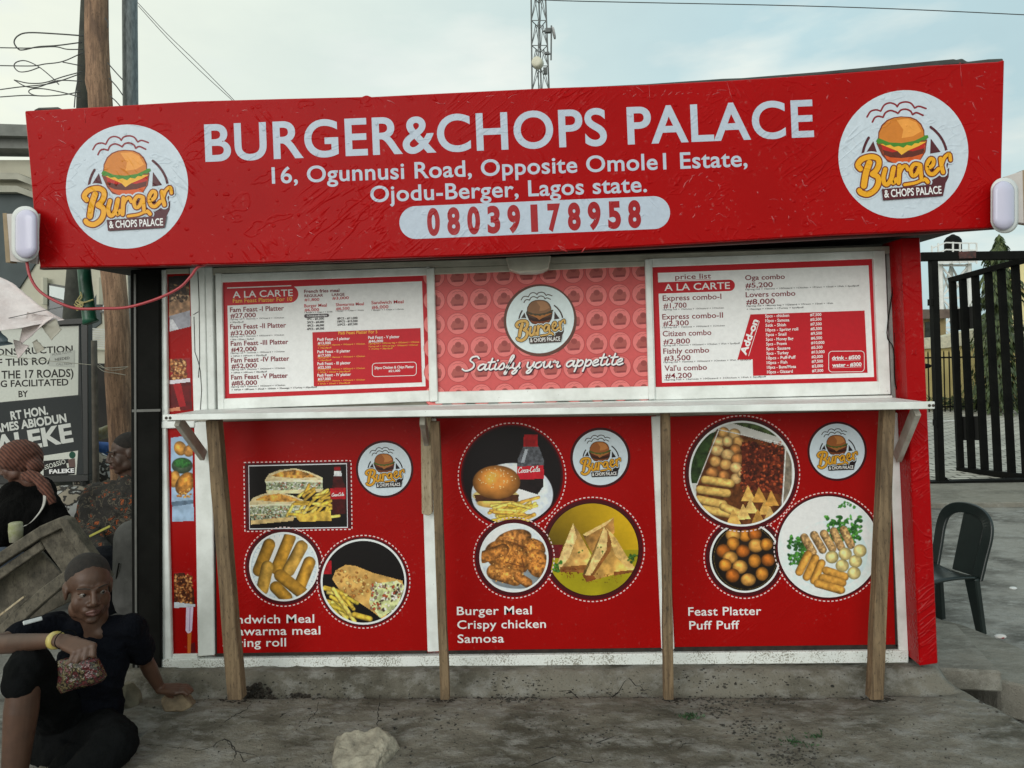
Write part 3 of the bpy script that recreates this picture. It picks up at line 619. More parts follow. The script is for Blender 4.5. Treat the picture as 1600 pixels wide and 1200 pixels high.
b = MB(); a0 = un([(70, 190), (1560, 120)], SB + .1); b.hexa([(a0[0][0], SB + .1, a0[0][2]), (a0[1][0], SB + .1, a0[1][2]), (a0[1][0], 1.7, a0[1][2] - .2), (a0[0][0], 1.7, a0[0][2] - .2)] + [(a0[0][0], SB + .1, a0[0][2] - .03), (a0[1][0], SB + .1, a0[1][2] - .03), (a0[1][0], 1.7, a0[1][2] - .23), (a0[0][0], 1.7, a0[0][2] - .23)]); b.build('roof', SHEET, stall)

# ---- signboard lettering
INK = (166, 176, 190)
p = PB(SB); p.text('BURGER&CHOPS PALACE', 321, 251.5, 1272, 212.5, 55.5, INK, .019, 0, 1.06)
p.text('16, Ogunnusi Road, Opposite Omole1 Estate,', 425, 286.5, 1168, 259.5, 24.5, INK, .016, 0, 1.04); p.text('Ojodu-Berger, Lagos state.', 579, 315.5, 1011, 299.5, 24, INK, .016, 0, 1.04); p.build('lettering', PR_SIGN, sign)
p = PB(SB, .00006); cyl, cyr, r = 347.7, 332.2, 25.7; t = np.linspace(90, 270, 20); L = [(624 + r + r * math.cos(R_(a)), cyl - r * math.sin(R_(a))) for a in t]; t = np.linspace(-90, 90, 20)
Rr = [(1047 - r + r * math.cos(R_(a)), cyr - r * math.sin(R_(a))) for a in t]; p.poly(L + Rr, INK)
for k, dgt in enumerate('08039178958'):
    x = 668 + k * 31.4; wd = 20 if dgt != '1' else 11; y = 366 - k * 1.23; x += 0 if dgt != '1' else 5
    p.text(dgt, x, y, x + wd, y - wd * .037, 37.5, (140, 12, 20), .05)
p.build('phone_number', PR_SIGN, sign)
p = PB(SB, .00003); logo(p, 198.5, 291.5, 95.5, -.02, ry=97); p.build('logo', PR_SIGN, sign)
p = PB(SB, .00003); logo(p, 1411.5, 241, 101.5, -.04, ry=100); p.build('logo', PR_SIGN, sign)

# ---- menu boards in the windows
MRED, DRED, WHT, GOLD, BLK = (172, 22, 34), (112, 18, 34), (216, 220, 228), (222, 165, 60), (40, 34, 38)
def menu(pb, s, ox, oy, slope):
    def T(t, x0, y0, x1, h, c, bold=.01): pb.text(t, ox + x0 / s, oy + y0 / s, ox + x1 / s, oy + (y0 + slope * (x1 - x0)) / s, h / s, c, bold)
    def Pp(pts, c): pb.poly([(ox + x / s, oy + y / s) for x, y in pts], c)
    return T, Pp
def pill(x0, x1, yt0, yb0, yt1, yb1, both=False):
    r = (yb1 - yt1) / 2; e = [(x1 - r + r * math.cos(a), (yt1 + yb1) / 2 - r * math.sin(a)) for a in np.linspace(math.pi / 2, -math.pi / 2, 14)]
    if both:
        r0 = (yb0 - yt0) / 2; return [(x0 + r0 + r0 * math.cos(a), (yt0 + yb0) / 2 - r0 * math.sin(a)) for a in np.linspace(1.5 * math.pi, .5 * math.pi, 14)] + e
    return [(x0, yb0), (x0, yt0)] + e
def rrect(x0, y0, x1, y1, sl, r):
    o = []
    for cx, cy, a in ((x0 + r, y0 + r, 180), (x1 - r, y0 + r, 270), (x1 - r, y1 - r, 0), (x0 + r, y1 - r, 90)):
        for k in range(6):
            t = R_(a + k * 18); x = cx + r * math.cos(t); o.append((x, cy + r * math.sin(t) + sl * (x - x0)))
    return o
p = PB(.010)
p.poly([(346, 441), (666.5, 430.3), (671.5, 612.6), (351, 624)], MRED)
T, Pp = menu(p, 4.444, 320, 400, -.034)
Pp([(155, 232), (1508, 175), (1533, 905), (170, 956)], WHT); Pp(pill(150, 650, 228, 345, 205, 325), MRED); Pp([(155, 219), (600, 203), (600, 209), (155, 226)], WHT)
T('A LA CARTE', 195, 291, 612, 45, WHT); T('Fam Feast Platter For 10', 195, 325, 607, 27, GOLD)
SM = '1Spring roll + 1Samosa + 10Gizzard + 1Chicken'
for nm, x0, x1, y, pr, y2 in (('I', 175, 550, 390, '27,000', 430), ('II', 176, 565, 508, '32,000', 550), ('III', 180, 580, 624, '42,000', 665), ('IV', 182, 587, 740, '52,000', 780), ('V', 183, 577, 858, '85,000', 899)):
    T('Fam Feast -%s Platter' % nm, x0, y, x1, 32, DRED, .02); T('#' + pr, x0 + 3, y2, x0 + 180, 30, DRED, .02); T(SM, x0, y2 + 15, x0 + 375, 10, BLK)
    if nm != 'V': T('+ 10Fish + 10Prawn + 30puffpuff' if nm != 'I' else '+ 30puffpuff', x0, y2 + 36, x0 + (95 if nm == 'I' else 165 if nm == 'II' else 250), 10, BLK)
    else: T('+ 10Fish + 10Prawn + 3Snail + 10Shish + 3Sausage + 1Turkey + 60puffpuff', x0 + 2, y2 + 36, 780, 11, BLK)
T('French fries meal', 690, 257, 935, 22, DRED, .02); T('REGULAR', 692, 286, 822, 18, DRED, .02); T('LARGE', 882, 278, 970, 18, DRED, .02); T('#1,800', 692, 314, 795, 19, MRED); T('#3,000', 885, 303, 1000, 19, MRED)
T('Burger Meal', 690, 357, 847, 22, MRED); T('#6,000', 692, 385, 793, 20, MRED); T('Shawarma Meal', 910, 348, 1104, 20, MRED); T('#6,500', 912, 375, 1005, 19, MRED); T('Sandwich Meal', 1157, 335, 1380, 22, MRED); T('#6,000', 1160, 367, 1275, 22, MRED)
for x, y in ((692, 397), (910, 386), (1158, 380)): T('1 Burger + 1 Chips + 1 Drink', x, y, x + 195 + (30 if x > 1100 else 0), 8, BLK)
Pp(pill(690, 862, 404, 430, 400, 424, True), (70, 62, 66)); T('Chicken&chips', 708, 422, 848, 13, WHT)
for k, (a, q) in enumerate((('1PC - #1,500', 445), ('2PCS - #4,000', 468), ('4PCS - #6,000', 491), ('6PCS - #9,500', 514))): T(a, 710, q, 828, 14, BLK, .02)
for a, q in (('8PCS - #11,000', 441), ('10PCS - #15,500', 462), ('21PCS - #37,500', 484)): T(a, 920, q, 1060, 14, BLK, .02)
Pp([(747, 530), (1497, 500), (1508, 877), (757, 905)], MRED); T('Padi Feast Platter For 5', 928, 545, 1198, 22, GOLD)
for nm, y, pr in (('I', 589, '13,000'), ('II', 675, '17,500'), ('III', 758, '22,500'), ('IV', 838, '27,000')):
    T('Padi Feast - %s platter' % nm, 782, y, 990 + y * .03, 19, WHT, .02); T('#' + pr, 785, y + 25, 875, 17, WHT, .02); T('1Spring roll + 1Samosa + 10Gizzard + 1Chicken', 785, y + 36, 1112, 10, GOLD)
    T('+ 10puffpuff' if nm < 'III' else '+ 5Fish + 5Snail + 20puffpuff', 785, y + 55, 880 if nm < 'III' else 1010, 10, GOLD)
T('Padi Feast - V platter', 1135, 576, 1352, 19, WHT, .02); T('#46,000', 1138, 601, 1238, 17, WHT, .02)
for q, x1 in ((613, 1490), (633, 1480), (651, 1305)): T('1Spring roll + 10Money bag + 10Gizzard + 1Chicken' if x1 > 1400 else '+ 1Turkey + 30puffpuff', 1138, q, x1, 10, GOLD)
p.strip([(320 + x / 4.444, 400 + y / 4.444) for x, y in rrect(1163, 745, 1469, 838, -.03, 22)], .9, WHT, True)
T('24pcs Chicken & Chips Platter', 1178, 786, 1453, 18, WHT, .02); T('#21,000', 1276, 806, 1357, 15, WHT, .02); p.build('menu_board', PR, winA)

p = PB(.010); p.poly([(1018.5, 418), (1364, 404.5), (1373.5, 598), (1024.5, 605)], MRED); p.poly([(1027.8, 426.4), (1357, 414.6), (1365.7, 589), (1034.5, 598)], WHT)
T, Pp = menu(p, 5.218, 1010, 390, -.032)
T('price list', 235, 243, 528, 40, (120, 30, 40)); Pp([(240, 252), (525, 240), (525, 243), (240, 255)], MRED); Pp(pill(80, 722, 268, 360, 245, 338), MRED); T('A LA CARTE', 147, 336, 682, 54, WHT)
for nm, y, x0, x1, pr, px1, y2, sx in (('Express combo-I', 418, 133, 612, '1,700', 328, 478, 632), ('Express combo-II', 570, 130, 625, '2,300', 346, 623, 640), ('Citizen combo', 708, 133, 530, '2,800', 356, 771, 762), ('Fishly combo', 850, 138, 512, '3,500', 360, 907, 856), ("Val'u combo", 990, 148, 494, '4,200', 370, 1050, 976)):
    T(nm, x0, y, x1, 43, DRED, .012); T('#' + pr, x0 + 6, y2, px1, 40, DRED, .012); T(SM + (' + 1Fish + 5puffpuff' if sx > 700 else ''), x0 + 2, y2 + 18, sx, 12, BLK)
T, Pp = menu(p, 4.443, 1140, 390, -.034)
T('Oga combo', 108, 212, 384, 33, DRED, .012); T('#5,200', 110, 265, 300, 33, DRED, .012); T(SM + ' + 1Prawn + 1Snail + 1Fish + 5puffpuff', 110, 282, 900, 10, BLK)
T('Lovers combo', 112, 331, 457, 35, DRED, .012); T('#8,000', 116, 381, 315, 35, DRED, .012); T('1Spring roll + 1Money bag + 1Gizzard + 1Prawn + 1Snail + 1Fish', 118, 397, 718, 10, BLK); T('+ 1Sausage + 1Shish + 1Turkey + 5puffpuff', 118, 419, 514, 10, BLK)
Pp([(145, 450), (937, 423), (958, 855), (163, 876), (160, 761), (54, 764)], MRED)
p.text('Add-on', 1140 + 112 / 4.443, 390 + 735 / 4.443, 1140 + 200 / 4.443, 390 + 492 / 4.443, 44 / 4.443, WHT, .04); p.strip([(1140 + 132 / 4.443, 390 + 738 / 4.443), (1140 + 206 / 4.443, 390 + 498 / 4.443)], .8, WHT)
for k, (a, q) in enumerate(zip(('5pcs - chicken', '10pcs - Samosa', '5stk - Shish', '10pcs - Spring roll', '5pcs - Snail', '5pcs - Money Bag', '5pcs - Prawn', '5pcs - Sausage', '5pcs - Turkey', '10pcs - Puff-Puff', '10pcs - Fish', '10pcs - Buns/Mosa', '10pcs - Gizzard'), ('7,500', '3,500', '7,500', '5,500', '9,500', '6,500', '10,000', '5,500', '13,000', '2,000', '7,500', '2,000', '7,500'))):
    y = 471 + k * 32.4; x = 247 + k * 1.1; T(a, x, y, x + 11.9 * len(a), 20, WHT, .02); T('#' + q, x + 312, y - 9, x + 312 + 14.5 * (len(q) + .4), 19, WHT, .02)
p.strip([(1140 + x / 4.443, 390 + y / 4.443) for x, y in rrect(688, 706, 935, 850, -.01, 24)], .9, WHT, True)
T('drink - #500', 711, 765, 909, 25, WHT, .03); T('water - #300', 713, 815, 916, 25, WHT, .03); Pp([(711, 770), (909, 764), (909, 766), (711, 772)], WHT); Pp([(713, 820), (916, 813), (916, 815), (713, 822)], WHT); p.build('menu_board', PR, winC)

# ---- middle window: repeated badge pattern, big badge, slogan
p = PB(.006, .000004); p.poly([(676, 424), (1012, 412), (1015, 607), (681, 617)], (190, 84, 84))
for j in range(6):
    for i in range(10):
        x = 678 + i * 36.2 + j * .8 - .4 * j; y = 432 + j * 37.4 - (x - 678) * .030
        if 675 < x < 1016 and y - 16 < 612:
            p.disc(x, y, 17.2, 17.2, (160, 66, 68), 28); p.disc(x, y, 16.4, 16.4, (206, 112, 110), 28)
            q = (168, 84, 80); p.disc(x + .5, y - 3.5, 5.4, 5.6, (148, 76, 72), 16); p.disc(x + .5, y - .5, 6.4, 1.5, q, 12); p.poly([(x - 11, y + 4), (x - 7, y - 4), (x + 9, y - 5), (x + 11, y + 1), (x + 9, y + 9), (x - 8, y + 10)], (158, 82, 78)); p.disc(x + .5, y - 4, 4.6, 4.2, (140, 68, 66), 16)
            p.poly([(x - 6, y + 7), (x + 9, y + 6), (x + 8.5, y + 9), (x - 5.5, y + 10)], (132, 62, 62)); p.strip([(x - 8, y - 10), (x - 3, y - 13), (x, y - 12), (x + 4, y - 13.5), (x + 8, y - 12)], .8, q)
p.build('badge_pattern', PR, winB)
p = PB(.0045, .00004); p.disc(844, 500.5, 57, 56.5, (92, 60, 52), 72); logo(p, 844, 499.5, 53, -.03, MUTE, ry=52.5); p.build('logo', PR, winB)
p = PB(.0025, .00003); script(p, 'Satisfy your appetite', 723, 579.5, 972, 569.5, 9.2, 2.6, (226, 226, 228), (70, 34, 50)); p.build('slogan', PR, winB)

# ---- food pictures
CAPC = (214, 216, 226); DK = (66, 8, 16)
def circ(x, y, r): return lambda X, Y: (X - x) ** 2 + (Y - y) ** 2 < r * r
NPIC = [0]
def picture(panel_, pic, mask, fn, name='food_picture'):
    NPIC[0] += 1; q = PB(-.0007 * (NPIC[0] % 4), .00004); fn(q, 'under'); q.picture(pic, mask); fn(q, 'over'); return q.build(name, PR, panel_)
def round_pic(panel_, x, y, r, rd, pic, ringw=2.4, ringc=(210, 214, 224)):
    def fn(q, w_):
        if w_ == 'under': q.disc(x, y, rd - 2.5, rd - 2.5, DK, 72)
        else:
            if ringw: q.ring(x, y, r - ringw, r + .6, ringc)
            else: q.ring(x, y, r - 1.2, r + .8, (50, 12, 14))
            q.dcircle(x, y, rd)
    return picture(panel_, pic, circ(x, y, r - .5), fn)
def tf(s, ox, oy):
    f = lambda x, y: (ox + x / s, oy + y / s); f.sc = s; return f
def badge(panel_, x, y, r, ro):
    q = PB(0.0, .00003); q.disc(x, y, ro, ro, (58, 8, 14), 64); logo(q, x, y, r, -.01, DARKP); q.build('logo', PR, panel_)
def cap_text(panel_, rows, bold=.02):
    for t, x0, y0, x1 in rows: q = PB(0.0); q.text(t, x0, y0, x1, y0 - (x1 - x0) * .012, 12.8, CAPC, .010, 0, 1.04); q.build('lettering', PR, panel_)
FRY, FRY2, ROLL, ROLL2, CRUST = (206, 170, 62), (226, 196, 96), (176, 128, 44), (196, 150, 66), (186, 118, 52)

# sandwich, spring rolls, wrap
P = Pic(388, 723, 545, 828, (16, 12, 12), 1, tf(3.75, 380, 680))
def toast(dx, dy):
    o = lambda L: [(x + dx, y + dy) for x, y in L]
    P.poly(o([(124, 262), (150, 225), (210, 202), (300, 192), (385, 212), (462, 246), (462, 268), (300, 262), (130, 274)]), (206, 188, 146), .25)
    P.poly(o([(160, 238), (215, 212), (300, 200), (375, 218), (430, 244), (300, 250)]), (190, 134, 62), .75, 5); P.poly(o([(126, 268), (300, 258), (462, 262), (462, 276), (300, 272), (130, 280)]), (226, 214, 182), .2)
    P.poly(o([(132, 278), (300, 270), (462, 276), (466, 318), (300, 326), (136, 328)]), (150, 156, 128), .6, 3)
    x0, y0 = 380 + (136 + dx) / 3.75, 680 + (276 + dy) / 3.75; P.bits(x0, y0, x0 + 86, y0 + 12, [(58, 72, 44), (226, 226, 216), (140, 66, 44), (90, 116, 56), (236, 234, 226), (200, 200, 190)], 150, 1.7, int(dx + 200))
    P.poly(o([(134, 322), (300, 318), (466, 312), (462, 330), (300, 340), (136, 342)]), (214, 196, 152), .25)
toast(0, 0); toast(-95, 140); P.poly([(40, 470), (310, 452), (308, 480), (44, 512)], (150, 156, 128), .6, 3); P.bits(392, 802, 460, 812, [(66, 80, 50), (232, 232, 220), (40, 40, 34), (150, 80, 50)], 70, 1.7, 3); P.poly([(42, 498), (300, 474), (290, 500), (44, 522)], (196, 168, 116), .3)
r_ = np.random.default_rng(5)
for k in range(34):
    x, y, a = r_.uniform(250, 500), r_.uniform(350, 480), r_.uniform(-1.2, .3); P.cap(x, y, x + 75 * math.cos(a), y + 75 * math.sin(a), 2.9, (FRY, FRY2, (188, 150, 56))[k % 3])
P.poly([(300, 470), (510, 440), (515, 500), (330, 505)], (196, 160, 66), .4)
P.poly([(528, 240), (534, 180), (568, 180), (575, 240), (597, 300), (600, 460), (520, 460), (520, 300)], (60, 14, 14), .4); P.poly([(530, 185), (570, 185), (570, 205), (530, 205)], (130, 14, 20)); P.poly([(532, 210), (572, 210), (578, 240), (528, 240)], (196, 200, 204)); P.poly([(508, 308), (598, 306), (598, 372), (508, 372)], (160, 16, 26))
def fn(q, w_):
    if w_ == 'under': q.poly([(383, 724), (547, 721.5), (549, 825), (384.5, 829)], DK)
    else:
        fr_ = catmull([(388.5, 728), (541.5, 724.5), (543, 824), (390, 826.5)], 1, True); q.strip(fr_, 1.8, (206, 208, 216), True); q.dashes([(381, 722.7), (548.5, 719.5), (550, 827), (382.5, 830.6), (381, 722.7)], (235, 190, 190)); script(q, 'Coca-Cola', 518, 775.5, 537, 774.5, 2.5, .8, (226, 210, 210))
picture(panelA, P, lambda X, Y: (X > 389 + (Y - 728) * .015) & (X < 541.5 + (Y - 724) * .015) & (Y > 728 - (X - 388) * .023) & (Y < 826 - (X - 389) * .016), fn)
P = Pic(388, 830, 500, 940, (176, 190, 200), 1, tf(3.75, 380, 680)); P.ell(238, 770, 190, 195, 0, (204, 214, 222), .12, .1)
for k in range(40):
    a = k / 40 * 6.283; P.cap(238 + 178 * math.cos(a), 770 + 182 * math.sin(a), 238 + 200 * math.cos(a), 770 + 205 * math.sin(a), .9, (150, 164, 174), .2, .1)
for a in ((150, 640, 90, 790), (270, 600, 195, 780), (340, 650, 265, 790), (385, 745, 330, 880), (140, 770, 110, 900), (215, 820, 340, 920), (190, 890, 250, 950)): P.cap(*a, 10.2, ROLL if a[0] % 20 else ROLL2, .55, .35, 9)
round_pic(panelA, 443.5, 885.5, 53.5, 61.8, P)
P = Pic(500, 840, 637, 978, (14, 10, 10), 1, tf(3.75, 380, 680)); P.poly([(455, 730), (515, 735), (515, 810), (455, 815)], (150, 16, 26)); P.poly([(520, 840), (540, 790), (600, 757), (660, 765), (760, 805), (930, 850), (940, 900), (820, 1080), (740, 1020), (560, 900)], (190, 148, 82), .35, 12)
P.bits(523, 890, 577, 935, [(160, 110, 54), (204, 170, 104), (146, 96, 44)], 60, 2.8, 8); P.poly([(760, 870), (900, 850), (945, 880), (900, 1010), (800, 1070), (735, 980)], (190, 196, 140), .4); P.bits(578, 910, 628, 955, [(206, 196, 178), (120, 96, 80), (226, 222, 206), (60, 44, 36), (150, 66, 40)], 110, 2.7, 9)
for k in range(16):
    x, y, a = r_.uniform(470, 590), r_.uniform(890, 1040), r_.uniform(.1, 1.0); P.cap(x, y, x + 105 * math.cos(a), y + 105 * math.sin(a), 3.6, (FRY, FRY2, (190, 166, 60))[k % 3])
P.cap(525, 900, 650, 1090, 4, FRY2).cap(650, 1050, 740, 1075, 5, FRY)
round_pic(panelA, 568, 909, 66.4, 72.5, P)
badge(panelA, 601, 733, 41.5, 45); cap_text(panelA, (('Sandwich Meal', 348, 974.5, 491), ('Shawarma meal', 348, 993, 500.5), ('Spring roll', 348, 1011, 447)))

# burger and drink, chicken, samosa
P = Pic(716, 660, 882, 826, (20, 14, 16), 1, tf(2.609, 640, 640)); P.ell(417, 345, 168, 130, 0, (206, 214, 224), .15, .1)
P.poly([(455, 150), (470, 130), (510, 130), (525, 155), (545, 210), (545, 310), (520, 345), (440, 320), (437, 210)], (28, 20, 22), .3); P.poly([(465, 100), (520, 100), (522, 150), (462, 150)], (150, 18, 24)); P.poly([(462, 150), (526, 150), (546, 205), (545, 232), (438, 236), (440, 200)], (78, 80, 86), .5, 3); P.poly([(470, 160), (482, 160), (466, 215), (452, 215)], (150, 156, 164), .2); P.poly([(437, 232), (545, 225), (546, 280), (437, 285)], (176, 26, 40), .15)
P.ell(355, 365, 92, 30, 0, (60, 36, 20), .3, .4); P.ell(350, 350, 98, 30, 0, (214, 190, 120), .3, .3); P.ell(352, 380, 84, 22, 0, (206, 164, 84), .3, .2); P.poly([(262, 345), (445, 345), (440, 372), (270, 372)], (64, 36, 22), .5)
P.ell(353, 295, 99, 70, 0, (206, 132, 58), .62, .2, 14)
r2 = np.random.default_rng(3)
for k in range(46):
    a, d = r2.uniform(0, 6.28), math.sqrt(r2.uniform(0, 1)); P.ell(353 + 78 * d * math.cos(a), 280 + 44 * d * math.sin(a), 1.2, .9, 0, (240, 216, 160), .2, 0, soft=.6)
for k in range(44):
    x, y, a = r2.uniform(320, 460), r2.uniform(375, 460), r2.uniform(-.6, .4); P.cap(x, y, x + 72 * math.cos(a), y + 72 * math.sin(a), 3, (FRY2, (222, 164, 70), FRY)[k % 3])
def fn(q, w_):
    if w_ == 'under': q.disc(800, 743.5, 80, 80, DK, 72)
    else: q.ring(800, 743.5, 76, 78, (40, 8, 12)); q.dcircle(800, 745, 84); script(q, 'Coca-Cola', 809, 739, 843, 736.5, 4.2, 1.1, (232, 214, 216))
picture(panelB, P, circ(800, 743.5, 77), fn)
P = Pic(842, 774, 1005, 940, (160, 130, 14), 1, tf(2.609, 640, 640)); P.poly([(540, 350), (960, 350), (960, 580), (540, 580)], (158, 126, 18), .1, 40, (.15, -.1)); P.poly([(540, 575), (960, 570), (960, 800), (540, 800)], (150, 138, 20), .12, 30); P.poly([(540, 550), (625, 550), (610, 605), (540, 605)], (96, 20, 24), .3)
def samosa(pts, c): P.poly(pts, c, .35, 8, (.35, .15))
samosa([(830, 438), (834, 500), (770, 600), (740, 580), (704, 508), (760, 480)], (170, 122, 62)); P.poly([(830, 440), (800, 470), (720, 515), (704, 508), (760, 478)], (214, 176, 112), .3)
samosa([(665, 463), (690, 500), (722, 560), (744, 600), (742, 640), (715, 662), (612, 658), (600, 630), (630, 550)], (196, 150, 84)); P.poly([(665, 463), (680, 520), (650, 600), (612, 650), (600, 630), (630, 550)], (222, 186, 124), .3); P.poly([(612, 640), (742, 630), (742, 642), (715, 664), (612, 660)], (132, 82, 38), .4)
samosa([(790, 478), (838, 520), (880, 590), (918, 645), (912, 660), (830, 672), (720, 702), (703, 672), (740, 590)], (182, 138, 70)); P.poly([(800, 480), (838, 520), (880, 590), (918, 645), (890, 655), (835, 590)], (206, 166, 98), .35); P.poly([(790, 478), (806, 500), (815, 560), (735, 690), (708, 685), (750, 590)], (214, 178, 114), .35)
P.poly([(806, 490), (822, 540), (818, 575), (745, 680), (736, 676), (802, 570)], (132, 82, 38), .3); P.poly([(703, 672), (720, 702), (760, 690), (750, 676)], (120, 66, 30), .3); P.poly([(830, 660), (912, 652), (912, 662), (830, 676)], (126, 76, 34), .3)
P.bits(875, 888, 905, 902, [(110, 40, 16), (90, 30, 14)], 26, 1.5, 4); P.bits(910, 895, 975, 910, [(120, 44, 14), (60, 30, 10), (140, 100, 20)], 34, 1.3, 6); P.bits(863, 878, 878, 892, [(44, 84, 28), (60, 110, 40)], 14, 3, 7); P.bits(980, 866, 998, 878, [(40, 70, 26), (60, 96, 36)], 14, 3, 8); P.bits(888, 850, 946, 866, [(60, 84, 34)], 8, 1.8, 9)
round_pic(panelB, 925.5, 858.5, 73, 81.5, P, 0)
P = Pic(749, 816, 857, 926, (200, 208, 218), 1, tf(2.609, 640, 640)); P.ell(425, 603, 140, 142, 0, (196, 204, 212), .1, .1); P.ell(440, 690, 110, 40, 0, (120, 128, 134), .2, .1)
for a in ((420, 530, 80, 42, -15), (400, 600, 100, 66, 20), (505, 560, 52, 36, 20), (520, 625, 48, 62, -20)): P.ell(*a, CRUST if a[0] != 420 else (170, 110, 54), .6, .7, 4)
P.cap(300, 600, 380, 570, 10, (178, 112, 50), .5, .7).cap(345, 660, 430, 685, 13, (190, 124, 58), .5, .7, 4).cap(440, 680, 480, 705, 8, (170, 108, 50), .5, .6)
P.bits(770, 840, 842, 912, [(150, 92, 40), (206, 146, 78), (116, 66, 28)], 130, 1.7, 21)
for a in ((420, 545, 475, 560), (455, 600, 470, 660), (390, 620, 460, 640)): P.cap(*a, 1.2, (96, 52, 24), .3, .3)
round_pic(panelB, 803, 871.5, 53.5, 63, P)
badge(panelB, 938, 715, 43, 47); cap_text(panelB, (('Burger Meal', 714, 961, 831), ('Crispy chicken', 714.5, 982.5, 853), ('Samosa', 715, 1004.5, 787.5)))

# party tray, puff puff, platter
P = Pic(1075, 655, 1243, 824, (190, 190, 186), 1, tf(2.609, 1030, 640)); P.poly([(110, 250), (150, 120), (235, 85), (160, 300), (110, 300)], (40, 58, 28), .6); P.poly([(250, 40), (480, 110), (530, 160), (560, 60)], (58, 72, 40), .6)
P.poly([(235, 75), (510, 150), (500, 420), (420, 470), (250, 470), (150, 380), (150, 310)], (90, 50, 24), .5); P.poly([(500, 140), (540, 200), (540, 300), (520, 380), (495, 400)], (120, 110, 96), .4)
r3 = np.random.default_rng(11)
for x, y in ((262, 92), (305, 98), (240, 130), (278, 128), (320, 130), (235, 165), (310, 160), (228, 210), (278, 182), (318, 200), (270, 222), (312, 235), (215, 255), (262, 268), (312, 280), (345, 262)): P.ell(x, y, 10 + r3.uniform(-1, 1.5), 9, 0, ((196, 146, 84), (206, 166, 108), (170, 112, 60))[int(x + y) % 3], .6, .3)
P.poly([(335, 130), (510, 160), (500, 345), (400, 335), (335, 290)], (84, 34, 20), .6, 4); P.bits(1158, 690, 1222, 768, [(120, 48, 28), (70, 26, 18), (146, 66, 36), (50, 22, 16)], 260, 3.2, 12)
for a in ((185, 285, 290, 300), (165, 325, 275, 340), (160, 365, 260, 385), (180, 405, 290, 425), (260, 395, 330, 425)): P.cap(*a, 7, (210, 168, 92), .5, .3)
for k, (x, y) in enumerate(((360, 345), (405, 350), (370, 395), (430, 400), (455, 365), (340, 420), (300, 440), (400, 440), (450, 430))): P.poly([(x, y - 38), (x + 32, y + 25), (x - 28, y + 28)], ((206, 160, 84), (186, 136, 64), (216, 176, 104))[k % 3], .3, 6, (.2, .1))
P.cap(152, 305, 240, 85, 1.3, (220, 220, 216)).cap(240, 80, 515, 140, 1.3, (216, 216, 212)).cap(515, 150, 500, 400, 1.6, (214, 214, 210)); round_pic(panelC, 1159, 740, 82, 90.5, P, 2.4)
P = Pic(1107, 815, 1222, 928, (16, 12, 11), 1, tf(2.609, 1030, 640)); P.ell(350, 602, 136, 138, 0, (30, 22, 18), .5, .2)
t = np.linspace(0, 6.283, 90)
for a, b2 in zip(t[:-1], t[1:]): P.cap(350 + 128 * math.cos(a), 602 + 130 * math.sin(a), 350 + 128 * math.cos(b2), 602 + 130 * math.sin(b2), .6, (150, 126, 60), .1, .1)
for k, (x, y) in enumerate(((350, 512), (388, 505), (300, 510), (300, 545), (340, 575), (393, 553), (436, 548), (260, 575), (288, 602), (388, 615), (443, 612), (328, 640), (268, 632), (298, 675), (362, 692), (418, 668))): P.ell(x, y, 10.5 + (k % 3), 10.5 + (k % 2), 0, ((188, 120, 44), (160, 88, 30), (206, 146, 70))[k % 3], .7, .25)
round_pic(panelC, 1164, 871, 54.5, 64, P)
P = Pic(1214, 774, 1375, 936, (196, 210, 222), 1, tf(2.609, 1030, 640)); P.ell(690, 558, 215, 215, 0, (206, 220, 230), .1, .05); P.ell(690, 590, 160, 140, 0, (190, 206, 216), .06, .05); P.bits(1232, 838, 1262, 884, [(50, 100, 40), (70, 130, 50), (36, 76, 30)], 70, 3.6, 14); P.bits(1290, 806, 1345, 846, [(50, 104, 40), (76, 136, 54), (36, 80, 32)], 110, 3.6, 15); P.bits(1310, 784, 1335, 793, [(60, 116, 46)], 18, 2.6, 16)
P.T = tf(2.609, 1030, 640)
for a in ((590, 520, 625, 580), (630, 510, 665, 570), (670, 505, 705, 565), (710, 495, 740, 560), (750, 490, 780, 550)): P.cap(*a, 7, (178, 140, 92), .5, .6, 3)
for a in ((605, 590, 570, 660), (635, 605, 600, 680), (660, 625, 630, 695), (680, 655, 755, 680), (665, 685, 745, 705), (645, 708, 740, 735)): P.cap(*a, 7, (196, 140, 62), .5, .3, 5)
for x, y in ((703, 600), (757, 587), (745, 635), (799, 617), (817, 574), (793, 665)): P.ell(x, y, 11, 10.5, 0, (210, 188, 124), .55, .25)
round_pic(panelC, 1294.5, 854.5, 78.5, 85, P, 2.0)
badge(panelC, 1308, 705, 43, 46.5); cap_text(panelC, (('Feast Platter', 1075.5, 962, 1189.5), ('Puff Puff', 1077, 983.5, 1155.5)))

